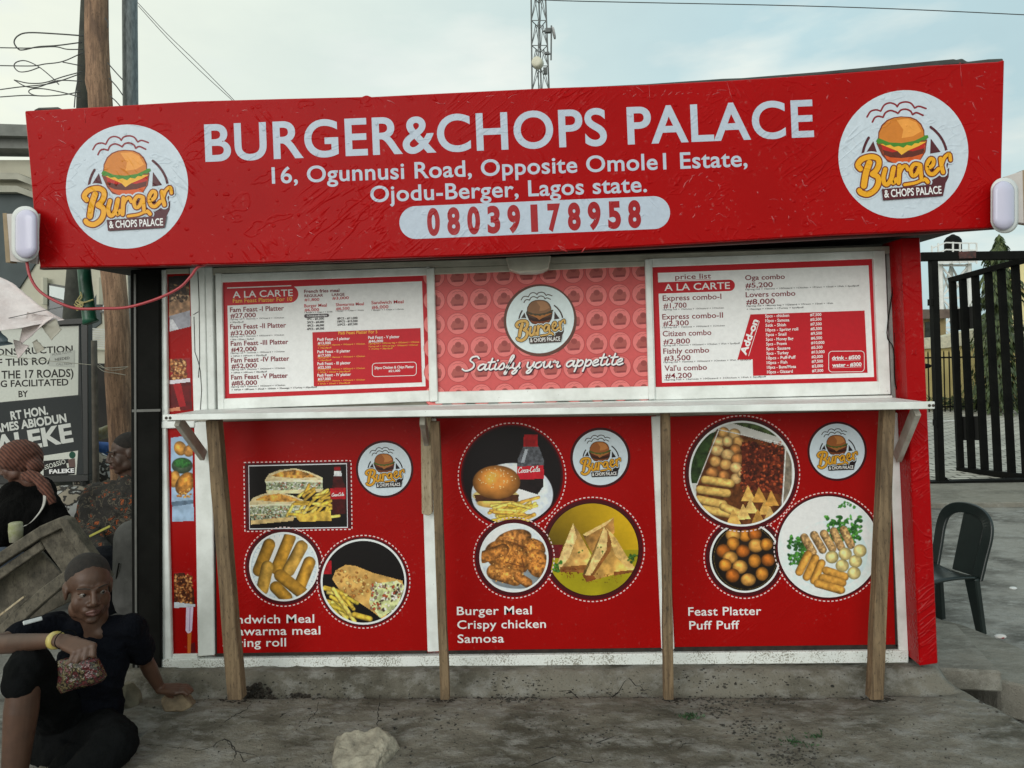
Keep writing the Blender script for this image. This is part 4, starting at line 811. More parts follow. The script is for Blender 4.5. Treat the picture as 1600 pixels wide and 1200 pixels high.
# narrow side panels
def side_pic(panel_, pic, quad):
    (ax, ay), (bx, by), (cx, cy), (dx, dy) = quad; q = PB(.004, .00004)
    q.picture(pic, lambda X, Y: (X > ax + (dx - ax) * (Y - ay) / (dy - ay)) & (X < bx + (cx - bx) * (Y - by) / (cy - by)) & (Y > ay + (by - ay) * (X - ax) / (bx - ax)) & (Y < dy + (cy - dy) * (X - dx) / (cx - dx))); q.build('food_picture', PR, panel_)
P = Pic(262, 428, 302, 520, (70, 58, 50)); P.poly([(262, 428), (300, 428), (300, 448), (262, 450)], (40, 32, 30)); P.bits(264, 445, 296, 462, [(80, 60, 44), (50, 38, 30), (120, 90, 60)], 40, 4, 2); P.poly([(262, 468), (275, 462), (298, 460), (298, 490), (280, 496), (262, 494)], (150, 116, 88), .5); P.bits(266, 460, 294, 470, [(60, 46, 36), (170, 140, 110)], 24, 3, 3); P.poly([(262, 494), (298, 484), (298, 512), (262, 520)], (150, 150, 160), .2); P.poly([(263, 498), (270, 499), (279, 514), (263, 519)], (190, 190, 196))
side_pic(sideU, P, ((263, 432), (295.5, 430), (298, 510), (265, 518)))
P = Pic(262, 555, 305, 645, (150, 30, 34)); P.poly([(262, 560), (300, 560), (300, 600), (262, 600)], (140, 28, 32), .1); P.bits(267, 562, 290, 592, [(160, 104, 60), (120, 66, 34), (200, 150, 100), (90, 46, 26)], 110, 3.4, 5); P.poly([(264, 594), (284, 592), (297, 590), (297, 596), (264, 601)], (206, 200, 208), .1); P.poly([(264, 600), (298, 596), (300, 646), (264, 646)], (88, 14, 18), .3); P.poly([(270, 600), (282, 598), (290, 634), (280, 636)], (150, 22, 28), .1); P.poly([(264, 638), (280, 635), (282, 643), (264, 643)], (190, 120, 90), .1)
side_pic(sideU, P, ((264.5, 561), (297, 559), (300, 640), (265, 643)))
P = Pic(264, 676, 308, 818, (140, 166, 190)); P.poly([(264, 676), (306, 676), (306, 818), (264, 818)], (146, 170, 196), .2, 12); P.ell(281, 700, 10, 12, -20, (186, 130, 56), .5, .4); P.ell(295, 704, 9, 10, 30, (176, 122, 60), .5, .4); P.ell(284, 727, 17, 13, 0, (58, 74, 54), .4, .3); P.ell(284, 723, 14, 8, 0, (40, 90, 40), .2, .6, 3); P.ell(272, 748, 9, 14, 10, (190, 134, 60), .5, .4); P.ell(289, 755, 14, 20, 35, (178, 118, 46), .6, .5); P.bits(276, 764, 298, 776, [(150, 92, 40), (190, 140, 70)], 24, 2.4, 7); P.poly([(264, 784), (304, 780), (304, 786), (264, 792)], (90, 110, 130), .3)
side_pic(sideL, P, ((266.5, 684), (300, 680), (303, 814), (269, 815)))
P = Pic(268, 890, 312, 952, (150, 6, 14)); P.poly([(271, 896), (287, 894), (296, 910), (305, 926), (304, 944), (271, 947)], (60, 26, 14), .5); P.bits(272, 897, 300, 942, [(110, 56, 26), (150, 92, 50), (70, 32, 16), (186, 130, 80)], 190, 2.6, 9); P.poly([(271, 940), (305, 944), (305, 948), (271, 950)], (190, 196, 206), .1)
side_pic(sideL, P, ((271.5, 894), (300, 894), (305, 948), (272, 950)))
q = PB(.004); q.poly([(291, 949), (302, 948), (300, 985), (295, 992), (290, 985)], (206, 190, 214)); q.poly([(293, 990), (299, 988), (298, 1020), (293, 1021)], (190, 100, 40)); q.poly([(298.5, 1006), (304.5, 1003), (306, 1020), (298, 1021)], (90, 20, 26)); q.strip([(297, 950), (296, 986)], .9, (140, 110, 150)); q.build('food_picture', PR, sideL)

# ------------------------------------------------------------------ timber props under the counter
def prop(name, top, bot, label, y0=-.245, y1=-.20, m=PINE, mid=None):
    (a, b_, ya), (c, d, yb) = top, bot; L, Rr = [], []
    for k in range(9):
        t = k / 8; bend = (mid or 0) * math.sin(math.pi * t); j = lambda: random.uniform(-.6, .6)
        L.append((a + (c - a) * t + bend + j(), ya + (yb - ya) * t)); Rr.append((b_ + (d - b_) * t + bend + j(), ya + (yb - ya) * t))
    bld = MB()
    for k in range(8):
        pass
    A = un(L, y0); B = un(Rr, y0); A2, B2 = A.copy(), B.copy(); A2[:, 1] = y1; B2[:, 1] = y1; V = np.stack([A, B, B2, A2], 1).reshape(-1, 3); n = len(L); fs = [(0, 1, 2, 3), tuple(4 * n - 4 + q for q in (3, 2, 1, 0))]
    for k in range(n - 1):
        for q in range(4): fs.append((4 * k + q, 4 * k + (q + 1) % 4, 4 * k + 4 + (q + 1) % 4, 4 * k + 4 + q))
    bld.add(V, fs); o = bld.build(name, m, None, .002); tag(o, label, 'wooden prop', 'rough timber props under the counter'); return o
prop('wooden_prop', (321, 341, 657), (355, 378, 1094), 'leaning timber prop nearest the seated boy, crossing the sandwich panel caption', m=PINE)
prop('wooden_prop', (672, 686, 659), (688, 702, 1094), 'thin timber prop beside the pale batten, between sandwich and burger panels', -.235, -.205)
prop('wooden_prop', (1033, 1047, 643), (1038, 1053, 1094), 'straight upright timber prop between the burger panel and the feast platter panel', -.235, -.20)
prop('wooden_prop', (1381, 1400, 638), (1360, 1381, 1094), 'thick timber prop with split foot beside the red column', -.245, -.20)

# ------------------------------------------------------------------ lamps and wire on the signboard ends
LAMPW = mat('white lamp housing', (.70, .72, .72), (.62, .64, .64), 8, .4); LENS = mat('milky lamp lens', (.58, .56, .72), (.55, .54, .68), 4, .22); WOODB = mat('raw board edge', (.36, .27, .17), None, 20, .8); BOARD = mat('pale mounting board', (.58, .54, .52), (.5, .46, .44), 10, .7)
def oval(cx, cy, hw, hh, n=40):
    o = []
    for k in range(n):
        a = 2 * math.pi * k / n; r = hw; x = r * math.cos(a); y = r * math.sin(a); o.append((cx + x, cy + y + (hh - hw) * (1 if math.sin(a) >= 0 else -1)))
    return o
def oval_shell(bld, cx, cy, rings, tilt=0):
    base = len(bld.v); n = 40
    for hw, hh, y in rings:
        for q in un(oval(cx + tilt * (rings[0][2] - y), cy, hw, hh), y): bld.v.append(Vector(q))
    for i in range(len(rings) - 1):
        for k in range(n): a = base + i * n + k; c = base + i * n + (k + 1) % n; bld.f.append((a, c, c + n, a + n))
    bld.f.append(tuple(base + k for k in range(n))); bld.f.append(tuple(base + (len(rings) - 1) * n + k for k in range(n)))
def bulkhead(cx, cy, board, edge, label, sgn):
    o = thing('wall_lamp', label, 'lamp', at(cx, cy + 45, SB - .02), 'oval lamps on the signboard ends')
    b = MB(); b.prism(board, SB - .004, SB + .012); bd = b.build('mounting_board', BOARD, o, .001)
    b = MB(); b.prism(edge, SB - .005, SB + .03); b.build('board_edge', WOODB, bd)
    b = MB(); oval_shell(b, cx, cy, [(20, 42, SB - .006), (21, 43.5, SB - .012), (21, 43.5, SB - .045), (19.5, 41, SB - .052)], 60 * sgn); b.build('housing', LAMPW, o, 0, True)
    b = MB(); oval_shell(b, cx + 2.6 * sgn, cy, [(17.5, 38.5, SB - .050), (17, 38, SB - .066), (14, 35, SB - .078), (8, 28, SB - .083), (2, 22, SB - .084)], 60 * sgn); b.build('lens', LENS, o, 0, True)
bulkhead(38, 365.5, [(10, 334), (62, 334), (57, 412), (15, 408)], [(4, 333), (10, 333), (16, 410), (9, 410)], 'white oval lamp with red wire on left end of signboard', 1)
bulkhead(1571, 321, [(1570, 276), (1612, 262), (1612, 350), (1568, 345)], [(1598, 266), (1612, 262), (1612, 350), (1600, 348)], 'white oval lamp on right end of signboard', -1)
o = thing('wall_lamp', 'pale half round lamp fixed under the signboard above the badge window', 'lamp', at(825, 424, -.03)); b = MB()
b.prism([(790, 402), (861, 399), (857, 420), (845, 424), (806, 425), (795, 421)], -.09, -.014); b.build('housing', CREAM, o, .004); b = MB(); b.prism([(797, 419), (857, 417), (850, 424), (838, 427), (812, 427), (803, 424)], -.08, -.02); b.build('lens', mat('dusty lens', (.5, .49, .44), None, 12, .5), o, .003)
REDW = mat('red cable', (.42, .05, .06), (.36, .04, .05), 20, .4)
b = MB(); wp = [(41, 404, -.38), (47, 432, -.39), (62, 455, -.39), (90, 472, -.39), (120, 482, -.38), (160, 482, -.37), (200, 480, -.36), (245, 467, -.36), (280, 450, -.36), (298, 432, -.355), (309, 418, -.34), (330, 411, -.31)]
b.tube([at(*p) for p in catmull(wp, 5)], .0052, 8); tag(b.build('cable', REDW, None, 0, True), 'red cable drooping from the left oval lamp to under the signboard', 'cable')
GREEN = mat('green plastic sleeve', (.012, .10, .055), (.006, .055, .03), 9, .35, .2, 30)
o = thing('green_pole', 'dark green plastic sleeve hanging below left end of signboard, tied with yellow string', 'pole', at(140, 505, -.05)); b = MB()
b.tube([at(x, y, -.05) for x, y in ((131, 418), (133, 440), (137, 475), (140, 498), (142, 504))], [.026, .026, .027, .028, .032], 14); b.build('sleeve', GREEN, o, 0, True)
STRG = mat('yellow string', (.52, .45, .20), None, 30, .8)
b = MB()
for L in ([(126, 456), (128, 464), (124, 470), (131, 473), (120, 478), (129, 480), (118, 472), (126, 468)], [(116, 475), (124, 482), (130, 475), (121, 470), (127, 460)], [(118, 480), (121, 485), (125, 480)]): b.tube([at(x, y, -.085) for x, y in catmull(L, 4)], .0025, 5)
b.tube([at(x, y, -.085) for x, y in ((124, 474), (134, 472), (146, 468))], .003, 5); b.build('string', STRG, o)

# ------------------------------------------------------------------ poles, wires and mast behind
def pole(name, pts, Y, m, label, cat, n=14):
    b = MB(); b.tube([at(x, y, Y) for x, y, w_ in pts], [w_ / 2 / ppm(Y) for x, y, w_ in pts], n); o = b.build(name, m, None, 0, True); tag(o, label, cat); return o
P_ = [(150, -60, 33), (151, 0, 32), (151, 60, 33), (153, 110, 33), (154, 128, 36), (156, 145, 33), (162, 250, 34), (176, 420, 34), (181, 470, 33), (184, 520, 34), (185, 590, 37), (187, 610, 38), (189, 680, 34), (194, 760, 36), (200, 960, 40)]
pole('wooden_pole', [(x, y, w_ * 1.08) for x, y, w_ in P_], 2.1, LOG, 'rough red-brown tree trunk pole rising behind left end of the signboard', 'pole')
pole('utility_pole', [(137, -60, 20), (137, 0, 20), (133, 100, 22), (131, 170, 22), (122, 380, 26), (112, 520, 30), (104, 760, 34), (98, 960, 36)], 3.2, mat('dark tarred pole', (.05, .052, .04), (.025, .026, .02), 12, .8, .3, 40), 'dark tarred utility pole carrying looped wires behind the tree trunk', 'pole')
GALV = mat('galvanised steel', (.20, .225, .23), (.085, .10, .105), 60, .5, .1, 60, metal=.3, stretch=(1, 1, .25))
pole('steel_pole', [(202.5, -60, 23), (203, 40, 23), (204, 166, 23), (212, 420, 24), (222, 700, 25), (230, 960, 26)], 2.3, GALV, 'mottled galvanised steel pole beside the tree trunk, above the signboard', 'pole')
pole('metal_post', [(147, 532, 9), (148, 600, 9.5), (150, 755, 10), (152, 900, 11)], 1.9, mat('brown rusty pipe', (.10, .085, .065), (.05, .04, .03), 20, .6), 'thin brown pipe post standing right of the poster board', 'post')
WIRE = mat('dark wire', (.06, .062, .06), None, 20, .6)
loops = [[(131, 56), (90, 53), (45, 51), (28, 56), (22, 66), (28, 76), (36, 78), (60, 73), (90, 71), (128, 66)], [(0, 74.5), (30, 75), (46, 75), (85, 73), (105, 77), (130, 77)],
    [(0, 102.5), (50, 103), (70, 100), (98, 96), (130, 82)], [(98, 97), (128, 103)], [(92, 132), (80, 120), (60, 104), (40, 95), (26, 97), (22, 104), (30, 112), (45, 111), (62, 105)],
    [(0, 140), (30, 136), (70, 132), (95, 126), (126, 115)], [(22, 125), (45, 130), (70, 129), (98, 120), (128, 112)], [(22, 125), (40, 135), (60, 136), (90, 126), (128, 127)],
    [(0, 151.5), (40, 149), (70, 150), (100, 148), (126, 143)], [(126, 152), (100, 145), (70, 139), (50, 139), (45, 144), (55, 149), (75, 150)], [(116, 168), (118, 145), (121, 128), (122, 118)]]
for k, L in enumerate(loops):
    b = MB(); b.tube([at(x, y, 3.0) for x, y in catmull(L, 5)], .0045 if k else .0058, 6)
    tag(b.build('overhead_wire', WIRE, None, 0, True), ['topmost wide wire loop left of the dark utility pole', 'straight wire running left just under the topmost wire loop', 'wire rising to the pole through the second loop', 'short wire end sloping down to the utility pole', 'figure of eight wire loop with a hanging tail, second from the top',
        'lower straight wire rising left to right towards the utility pole', 'upper strand of the flat wire loop, third from the top', 'lower strand of the flat wire loop, third from the top', 'lowest straight wire running left from the utility pole', 'lowest narrow wire loop just above the roof building', 'short wire hanging vertically beside the dark utility pole'][k], 'wire', 'wires looped by the utility pole')
for L, lab in (([(215, 4), (260, 52), (310, 100), (367, 158), (380, 172)], 'upper strand of the twin wires sloping down to the signboard top'), ([(216, 9), (262, 60), (312, 110), (363, 157), (378, 172)], 'lower strand of the twin wires sloping down to the signboard top')):
    b = MB(); b.tube([at(x, y, .8) for x, y in catmull(L, 4)], .0018, 5); tag(b.build('overhead_wire', WIRE, None), lab, 'wire', 'wires over the signboard')
b = MB(); b.tube([at(x, y, 6) for x, y in catmull([(780, -8), (850, 0), (1000, 4), (1200, 8), (1400, 14), (1640, 25)], 4)], .006, 5); tag(b.build('overhead_wire', WIRE, None), 'single thin wire crossing the top right of the sky', 'wire')
for L, lab in (([(168, 98), (180, 112), (192, 125)], 'short wire crossing between trunk and steel pole, upper'), ([(170, 122), (182, 135), (192, 149)], 'short wire crossing between trunk and steel pole, middle'), ([(172, 150), (180, 157), (189, 167)], 'short wire crossing between trunk and steel pole, lowest'), ([(164, 28), (169, 36), (168, 44)], 'curl of loose bark fibre on right edge of the trunk')):
    b = MB(); b.tube([at(x, y, 2.06) for x, y in catmull(L, 4)], .004, 5); tag(b.build('overhead_wire' if 'wire' in lab else 'bark_fibre', WIRE, None), lab, 'wire' if 'wire' in lab else 'fibre')
# lattice mast
YM = 38.0; o = thing('radio_mast', 'tall thin steel lattice mast with dish antennas beyond the signboard', 'mast', at(845, 548, YM)); STL = mat('mast steel', (.13, .14, .14), None, 10, .6)
mx = lambda x, y: at(x, y, YM)
def leg_at(k, y):
    L, Rt = 829.5 + (y + 40) * .0105, 851 + (y + 40) * .0385; m_ = .5 * (L + Rt); p = at((L, Rt, m_ + 1)[k], y, YM); p.y += (0, 0, 1.0)[k]; return p
for k in range(3):
    b = MB(); b.tube([leg_at(k, -60), leg_at(k, 560)], .045, 6); b.build('leg', STL, o)
lv = [-60, -48, -8, 32, 71, 103, 142, 182, 225, 270, 320, 375, 435, 500, 560]
for i in range(len(lv) - 1):
    b = MB()
    for p, q in ((0, 1), (1, 2), (2, 0)):
        b.tube([leg_at(p, lv[i]), leg_at(q, lv[i])], .026, 4); mid = (leg_at(p, lv[i]) + leg_at(q, lv[i])) / 2
        b.tube([mid, leg_at(p, lv[i + 1])], .026, 4); b.tube([mid, leg_at(q, lv[i + 1])], .026, 4)
    b.build('bracing', STL, o)
b = MB(); b.tube([mx(841, 38), mx(843, 560)], .03, 5); b.build('cable_run', STL, o)
DISH = mat('cream dish', (.62, .60, .48), (.52, .5, .4), 3, .5)
ax = Matrix.Rotation(R_(90), 3, 'X') @ Matrix.Rotation(R_(-18), 3, 'Y'); b = MB(); c = mx(842, 109); c.y -= .8
b.lathe(c, [(.02, .42), (.2, .44), (.29, .38), (.30, .02), (.28, 0), (.02, -.02)], 24, ax); dish = b.build('dish_antenna', DISH, o, 0, True)
b = MB(); b.box(mx(852, 111), (.22, .2, .35)); b.build('radio_unit', STL, dish)
b = MB(); b.tube([mx(861.5, 40), mx(861, 94)], .045, 6); mst = b.build('antenna_pole', STL, o)
b = MB(); b.tube([mx(848, 49), mx(861, 48)], .05, 5); b.tube([mx(850, 84), mx(861, 84.5)], .05, 5); b.box(mx(856, 48), (.3, .25, .22)); b.box(mx(855, 83.5), (.25, .2, .12)); b.build('clamp', STL, mst)
b = MB(); b.lathe(mx(864, 52), [(.02, .05), (.32, .0), (.34, .06), (.30, .10), (.02, .12)], 20, Matrix.Rotation(R_(78), 3, 'Y')); b.build('dish_antenna', mat('pale dish', (.45, .45, .46), None, 4, .5), mst, 0, True)

# ------------------------------------------------------------------ left: building, poster board, cloths, people's corner
BEIGE = mat('beige render', (.50, .48, .385), (.42, .40, .32), 2, .8, .05, 30); SLATE = mat('slate blue paint', (.075, .092, .095), (.055, .068, .07), 2, .8); LEDGE = mat('grey eave', (.20, .205, .19), (.13, .135, .125), 4, .8); GLASS = mat('dark reflecting glass', (.05, .06, .065), (.015, .02, .02), 3, .08)
YB = 8.0; o = thing('house', 'beige and slate blue house with deep eaves behind the left end of the stall', 'house', at(60, 900, YB))
b = MB(); b.prism([(-420, 250), (50, 250), (110, 300), (250, 300), (250, 640), (-420, 660)], YB, YB + .3); b.build('wall', BEIGE, o)
b = MB(); b.prism([(-420, 180), (50, 195), (62, 203), (62, 218), (50, 213), (-420, 200)], YB - .45, YB + .3); b.prism([(-420, 200), (-420, 226), (50, 232), (50, 213)], YB - .3, YB + .2); b.build('roof', LEDGE, o)
b = MB(); b.prism([(-420, 268), (26, 270), (52, 281), (52, 290), (26, 280), (-420, 278)], YB - .2, YB); b.prism([(-420, 288), (26, 290), (52, 300), (52, 309), (26, 300), (-420, 298)], YB - .17, YB); b.build('ledge', mat('cream ledge', (.40, .385, .32), (.30, .29, .24), 4, .8), o)
b = MB(); b.prism([(-420, 301), (26, 301), (55, 311), (60, 404), (20, 465), (-40, 540), (-420, 540)], YB - .03, YB + .1); b.build('painted_band', SLATE, o)
b = MB(); b.prism([(146, 468), (156, 450), (158, 505), (138, 520)], YB - .02, YB + .1); b.build('painted_band', SLATE, o)
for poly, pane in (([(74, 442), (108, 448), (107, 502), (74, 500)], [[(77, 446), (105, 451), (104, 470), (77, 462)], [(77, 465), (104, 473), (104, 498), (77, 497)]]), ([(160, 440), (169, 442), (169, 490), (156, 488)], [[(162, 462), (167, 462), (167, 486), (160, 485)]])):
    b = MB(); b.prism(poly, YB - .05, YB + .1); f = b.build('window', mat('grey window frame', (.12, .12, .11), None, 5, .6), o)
    for q in pane: b = MB(); b.prism(q, YB - .07, YB); b.build('pane', GLASS if q[0][1] > 463 else mat('pane with painted sky reflection', (.55, .60, .58), (.42, .48, .47), 2, .1), f)  # pale pane colour paints in a reflection of the sky
for x in (69.5, 156.5): b = MB(); b.tube([at(x, 434, YB - .08), at(x, 476, YB - .08)], .05, 6); b.build('downpipe', BEIGE, o)
# louvred shutter and railing below it
SHUT = mat('white louvre', (.52, .52, .48), None, 10, .6); b = MB()
for k in range(9): y = 512 + k * 3.5; b.prism([(138, y), (170, y + 3), (170, y + 5.2), (138, y + 2.2)], 6.0, 6.05)
b.prism([(136, 510), (139, 510), (139, 545), (136, 545)], 6.0, 6.06); tag(b.build('louvre_shutter', SHUT, None), 'white slatted louvre shutter between poster board and tree trunk', 'shutter')
b = MB(); b.prism([(132, 545), (172, 548), (172, 570), (132, 568)], 6.1, 6.4); tag(b.build('boundary_wall', BEIGE, None), 'low cream wall below the white louvre shutter', 'wall')
b = MB(); b.prism([(-300, 560), (240, 570), (240, 920), (-300, 940)], 5.2, 5.4); tag(b.build('dark_fill_wall', mat('dark backing fill', (.03, .026, .022), (.014, .013, .012), 2, .9), None), 'dark shaded stall back wall behind the two seated traders', 'stall')  # near-black colour of this added wall stands in for deep shade
# poster board
YP = 2.2; o = thing('poster_board', 'black framed road construction poster board with white and dark halves', 'poster board', at(40, 900, YP)); FRM = mat('black frame', (.02, .021, .02), None, 14, .4)
b = MB(); b.prism([(-420, 528), (124, 505), (131, 745), (-420, 765)], YP, YP + .03); bd = b.build('board', mat('poster backing', (.03, .032, .033), None, 4, .6), o)
for q in ([(-420, 520), (137, 497), (137, 506), (-420, 530)], [(126, 504), (137, 503), (138, 742), (130, 742)], [(-420, 757), (138, 742), (138, 752), (-420, 770)]): b = MB(); b.prism(q, YP - .03, YP + .03); b.build('frame', FRM, o, .004)
for x in (133, -200): b = MB(); b.tube([at(x, 745, YP + .01), at(x, 925, YP + .01)], .03, 8); b.build('leg', FRM, o)
p = PB(YP, .0001); PAPER = (186, 188, 180); INKP = (44, 42, 40)
p.poly([(-420, 532), (123, 509), (122, 617), (-420, 668)], PAPER); p.poly([(-420, 669), (126, 618), (130, 742), (-420, 762)], (46, 49, 50))
for t_, x0, x1, y0, y1, h in (('CONSTRUCTION', -18, 114, 556, 550, 10), ('OF THIS ROAD', -18, 98, 573, 568, 11), ('(AND THE 17 ROADS)', -42, 115, 593, 588.5, 12), ('IS BEING FACILITATED', -46, 107, 606, 602, 10), ('BY', 29, 44, 620.5, 620, 9.5)): p.text(t_, x0, y0, x1, y1, h, INKP, .02)
WT = (184, 186, 182)
for t_, x0, x1, y0, y1, h in (('RT HON.', 17.5, 75.5, 656, 647, 12.5), ('JAMES ABIODUN', -13, 104.5, 677, 659, 12.5), ('FALEKE', -22, 115, 712, 689, 27)): p.text(t_, x0, y0, x1, y1, h, WT, .035)
p.poly([(62, 713), (122, 704), (119, 744), (64, 748)], PAPER); p.poly([(68, 720), (107, 717), (117, 729), (117, 741), (68, 745)], (34, 34, 34)); p.text('SSO&SSO', 70, 734, 103, 724, 7, PAPER, .01); p.text('FALEKE', 77, 740, 116, 738, 6, (230, 230, 226), .04); p.disc(113, 711, 5, 5.5, (30, 70, 56)); p.poly([(106, 718), (117, 716), (118, 730), (108, 730)], (92, 74, 70)); p.text('1', 105, 731, 108, 730.5, 7, PAPER, .0)
p.poly([(79, 552), (117, 547), (116, 574), (76, 572)], (168, 170, 164)); p.text('HOUSE FLOOR', 82, 556, 112, 551, 4, (90, 88, 86)); p.text('NEEDED', 86, 564, 109, 561, 4, (70, 68, 66), .02); p.text('CALL NOW', 88, 571, 113, 570, 3.5, (90, 88, 86)); p.build('poster', PR_OLD, bd)
# cloth canopy corner and the tarpaulin under it
def sheet(name, pts, m, label, cat, seed, amp=.03, thick=.004, n=None):
    (a, b_, c, d) = [np.array(at(*q)) for q in pts]; n = n or max(6, min(30, int(np.linalg.norm(b_ - d) / .03))); V = []
    for j in range(n):
        for i in range(n):
            u, v = i / (n - 1), j / (n - 1); q = (a * (1 - u) + b_ * u) * (1 - v) + (d * (1 - u) + c * u) * v
            q = q + np.array([0, 1, .3]) * amp * (vnoise(np.array([u * 5 + seed]), np.array([v * 2.5 + seed]), 1.0, seed)[0] - .5) * 2; V.append(q)
    V = np.array(V); W = V + np.array([0, thick, 0]); idx = [(j * n + i, j * n + i + 1, (j + 1) * n + i + 1, (j + 1) * n + i) for j in range(n - 1) for i in range(n - 1)]; q = n * n
    rim = list(range(n)) + [j * n + n - 1 for j in range(1, n)] + [q - 1 - i for i in range(1, n)] + [j * n for j in range(n - 2, 0, -1)]
    fs = idx + [tuple(k + q for k in f[::-1]) for f in idx] + [(rim[k], rim[(k + 1) % len(rim)], rim[(k + 1) % len(rim)] + q, rim[k] + q) for k in range(len(rim))]
    me = bpy.data.meshes.new(name); me.from_pydata(np.concatenate([V, W]).tolist(), [], fs); me.shade_smooth(); me.materials.append(m)
    return tag(place(me, name), label, cat)
CLOTH = mat('pinkish white cloth', (.76, .68, .67), (.62, .53, .52), 12, .9, .4, 70); TARP = mat('blue grey tarpaulin', (.055, .085, .10), (.03, .05, .06), 4, .5, .2, 20)
sheet('cloth_canopy', [(-260, 340, 1.0), (10, 438, 1.05), (100, 500, .95), (-260, 560, .4)], CLOTH, 'pinkish white cloth canopy draped over poles at the far left', 'canopy', 3, .05)
sheet('cloth_strip', [(44, 487, .9), (86, 495, .93), (78, 500, .9), (24, 545, .85)], CLOTH, 'twisted pink end of cloth knotted at the canopy corner', 'cloth', 5, .03)
sheet('cloth_strip', [(22, 530, .86), (46, 540, .86), (36, 552, .86), (27, 562, .86)], CLOTH, 'torn cloth end dangling over the poster board top', 'cloth', 8, .02)
sheet('cardboard_piece', [(66, 510, .9), (86, 498, .9), (96, 515, .9), (80, 532, .9)], mat('worn cardboard', (.46, .44, .38), (.36, .34, .28), 9, .9, .3, 40), 'grey cardboard piece tucked under the canopy corner', 'cardboard', 4, .012)
sheet('cardboard_piece', [(50, 535, .88), (58, 530, .88), (70, 545, .88), (58, 552, .88)], mat('worn cardboard', (.46, .44, .38), (.36, .34, .28), 9, .9, .3, 40), 'small torn card flap hanging over the poster headline', 'cardboard', 9, .012)
sheet('tarpaulin', [(-260, 480, .7), (-6, 508, .8), (20, 538, .8), (-260, 580, .7)], TARP, 'blue grey tarpaulin sagging under the pink cloth canopy', 'tarpaulin', 6, .03)
b = MB(); b.tube([at(x, y, .86) for x, y in ((-30, 504), (0, 500), (60, 487), (104, 478))], .002, 5); tag(b.build('rope', WIRE, None), 'thin dark string running from canopy to the green sleeve', 'string')
b = MB(); b.tube([at(x, y, 1.9) for x, y in catmull([(-20, 550), (40, 560), (100, 566), (150, 571), (165, 575), (200, 573)], 4)], .0026, 5)
b.tube([at(x, y, 1.9) for x, y in catmull([(150, 571), (162, 580), (180, 583), (196, 586)], 4)], .0026, 5); b.tube([at(x, y, 1.9) for x, y in catmull([(155, 569), (170, 578), (190, 577), (200, 573)], 4)], .0022, 5); tag(b.build('rope', mat('pale twine', (.42, .40, .33), None, 20, .9), None), 'pale twine stretched across the poster and tied round the tree trunk', 'string')
BLUE = mat('bright blue cloth', (.05, .16, .45), (.03, .09, .3), 12, .8, .4, 30)
b = MB(); b.cap(at(128, 700, 2.6), at(190, 704, 2.6), .06, .06); tag(organic('blue_bundle', b, BLUE, None, .02, 4), 'bright blue rolled bundle behind the seated man', 'bundle')
b = MB(); b.cap(at(150, 680, 2.9), at(190, 668, 2.9), .05, .06); tag(organic('bundle', b, mat('yellow white bundle', (.5, .5, .4), (.2, .16, .05), 9, .8), None, .02, 4), 'white and ochre bundle on top of the blue roll', 'bundle')
def blotch(name, a, b2, c, sc=16):
    m, nd, lk, bs = nodes(name); n = tex(nd, lk, sc, 3, (1, 1, 1), .5); r = ramp(nd, lk, n.outputs[0], [(.44, a), (.47, b2), (.55, b2), (.58, c)]); lk.new(r.outputs[0], bs.inputs['Base Color']); bs.inputs['Roughness'].default_value = .85; n2 = tex(nd, lk, 9, 5); bumpn(nd, lk, bs, n2.outputs[0], .5, .03); return m
b = MB(); b.ball(at(105, 805, 2.0), (.32, .2, .22)); b.ball(at(148, 745, 2.4), (.16, .15, .20)); tag(organic('patterned_bundle', b, blotch('black white print', (.42, .42, .40), (.03, .026, .022), (.30, .26, .2)), None, .025, 4), 'black and white patterned cloth heap below the poster board', 'bundle')

# ------------------------------------------------------------------ right: gate, courtyard, fence, tree, tanks, houses
BLKM = mat('black painted steel', (.007, .0075, .0065), (.004, .0042, .004), 8, .6, .08, 40, .08)
YG = 4.3
th = MB(); q = [onz(1425, 766, -.1), onz(2100, 766, -.1), onz(2100, 792, -.12), onz(1425, 792, -.12)]
a, d = onz(1430, 760, -.095).y, onz(1430, 792, -.12).y
th.box((4.5, (a + d) / 2 + .1, -.15), (7.0, a - d + .2, .12)); th.build('threshold', SLAB, None, .01, kind='structure')
def pavers():
    m, nd, lk, b = nodes('interlocking pavers'); t = nd.new('ShaderNodeTexCoord'); br = nd.new('ShaderNodeTexBrick'); br.inputs['Scale'].default_value = 2.4; br.inputs['Mortar Size'].default_value = .03
    br.inputs['Color1'].default_value = (.58, .56, .50, 1); br.inputs['Color2'].default_value = (.44, .425, .37, 1); br.inputs['Mortar'].default_value = (.09, .085, .07, 1)
    lk.new(t.outputs['Object'], br.inputs['Vector']); n = tex(nd, lk, .8, 5); c = mixc(nd, lk, 1.0, br.outputs[0], ramp(nd, lk, n.outputs[0], [(.35, (.7, .7, .7)), (.6, (1, 1, 1))]).outputs[0], 'MULTIPLY')
    lk.new(c, b.inputs['Base Color']); b.inputs['Roughness'].default_value = .8; bumpn(nd, lk, b, br.outputs[1], -.3, .01); return m
cy = MB(); cy.add([(1.5, a + .02, -.112), (16, a + .02, -.112), (16, 30, -.112), (1.5, 30, -.112)], [(0, 1, 2, 3)]); cy.build('courtyard', pavers(), None, kind='structure')
gt = thing('metal_gate', 'black steel gate with one barred leaf swung half open, right of the stall', 'gate', at(1520, 766, YG))
b = MB(); b.prism([(1440, 394), (1640, 391), (1640, 404), (1440, 407)], YG - .04, YG + .06); b.prism([(1440, 753), (1640, 748), (1640, 760), (1440, 766)], YG - .04, YG + .06); b.build('frame', BLKM, gt, .004)
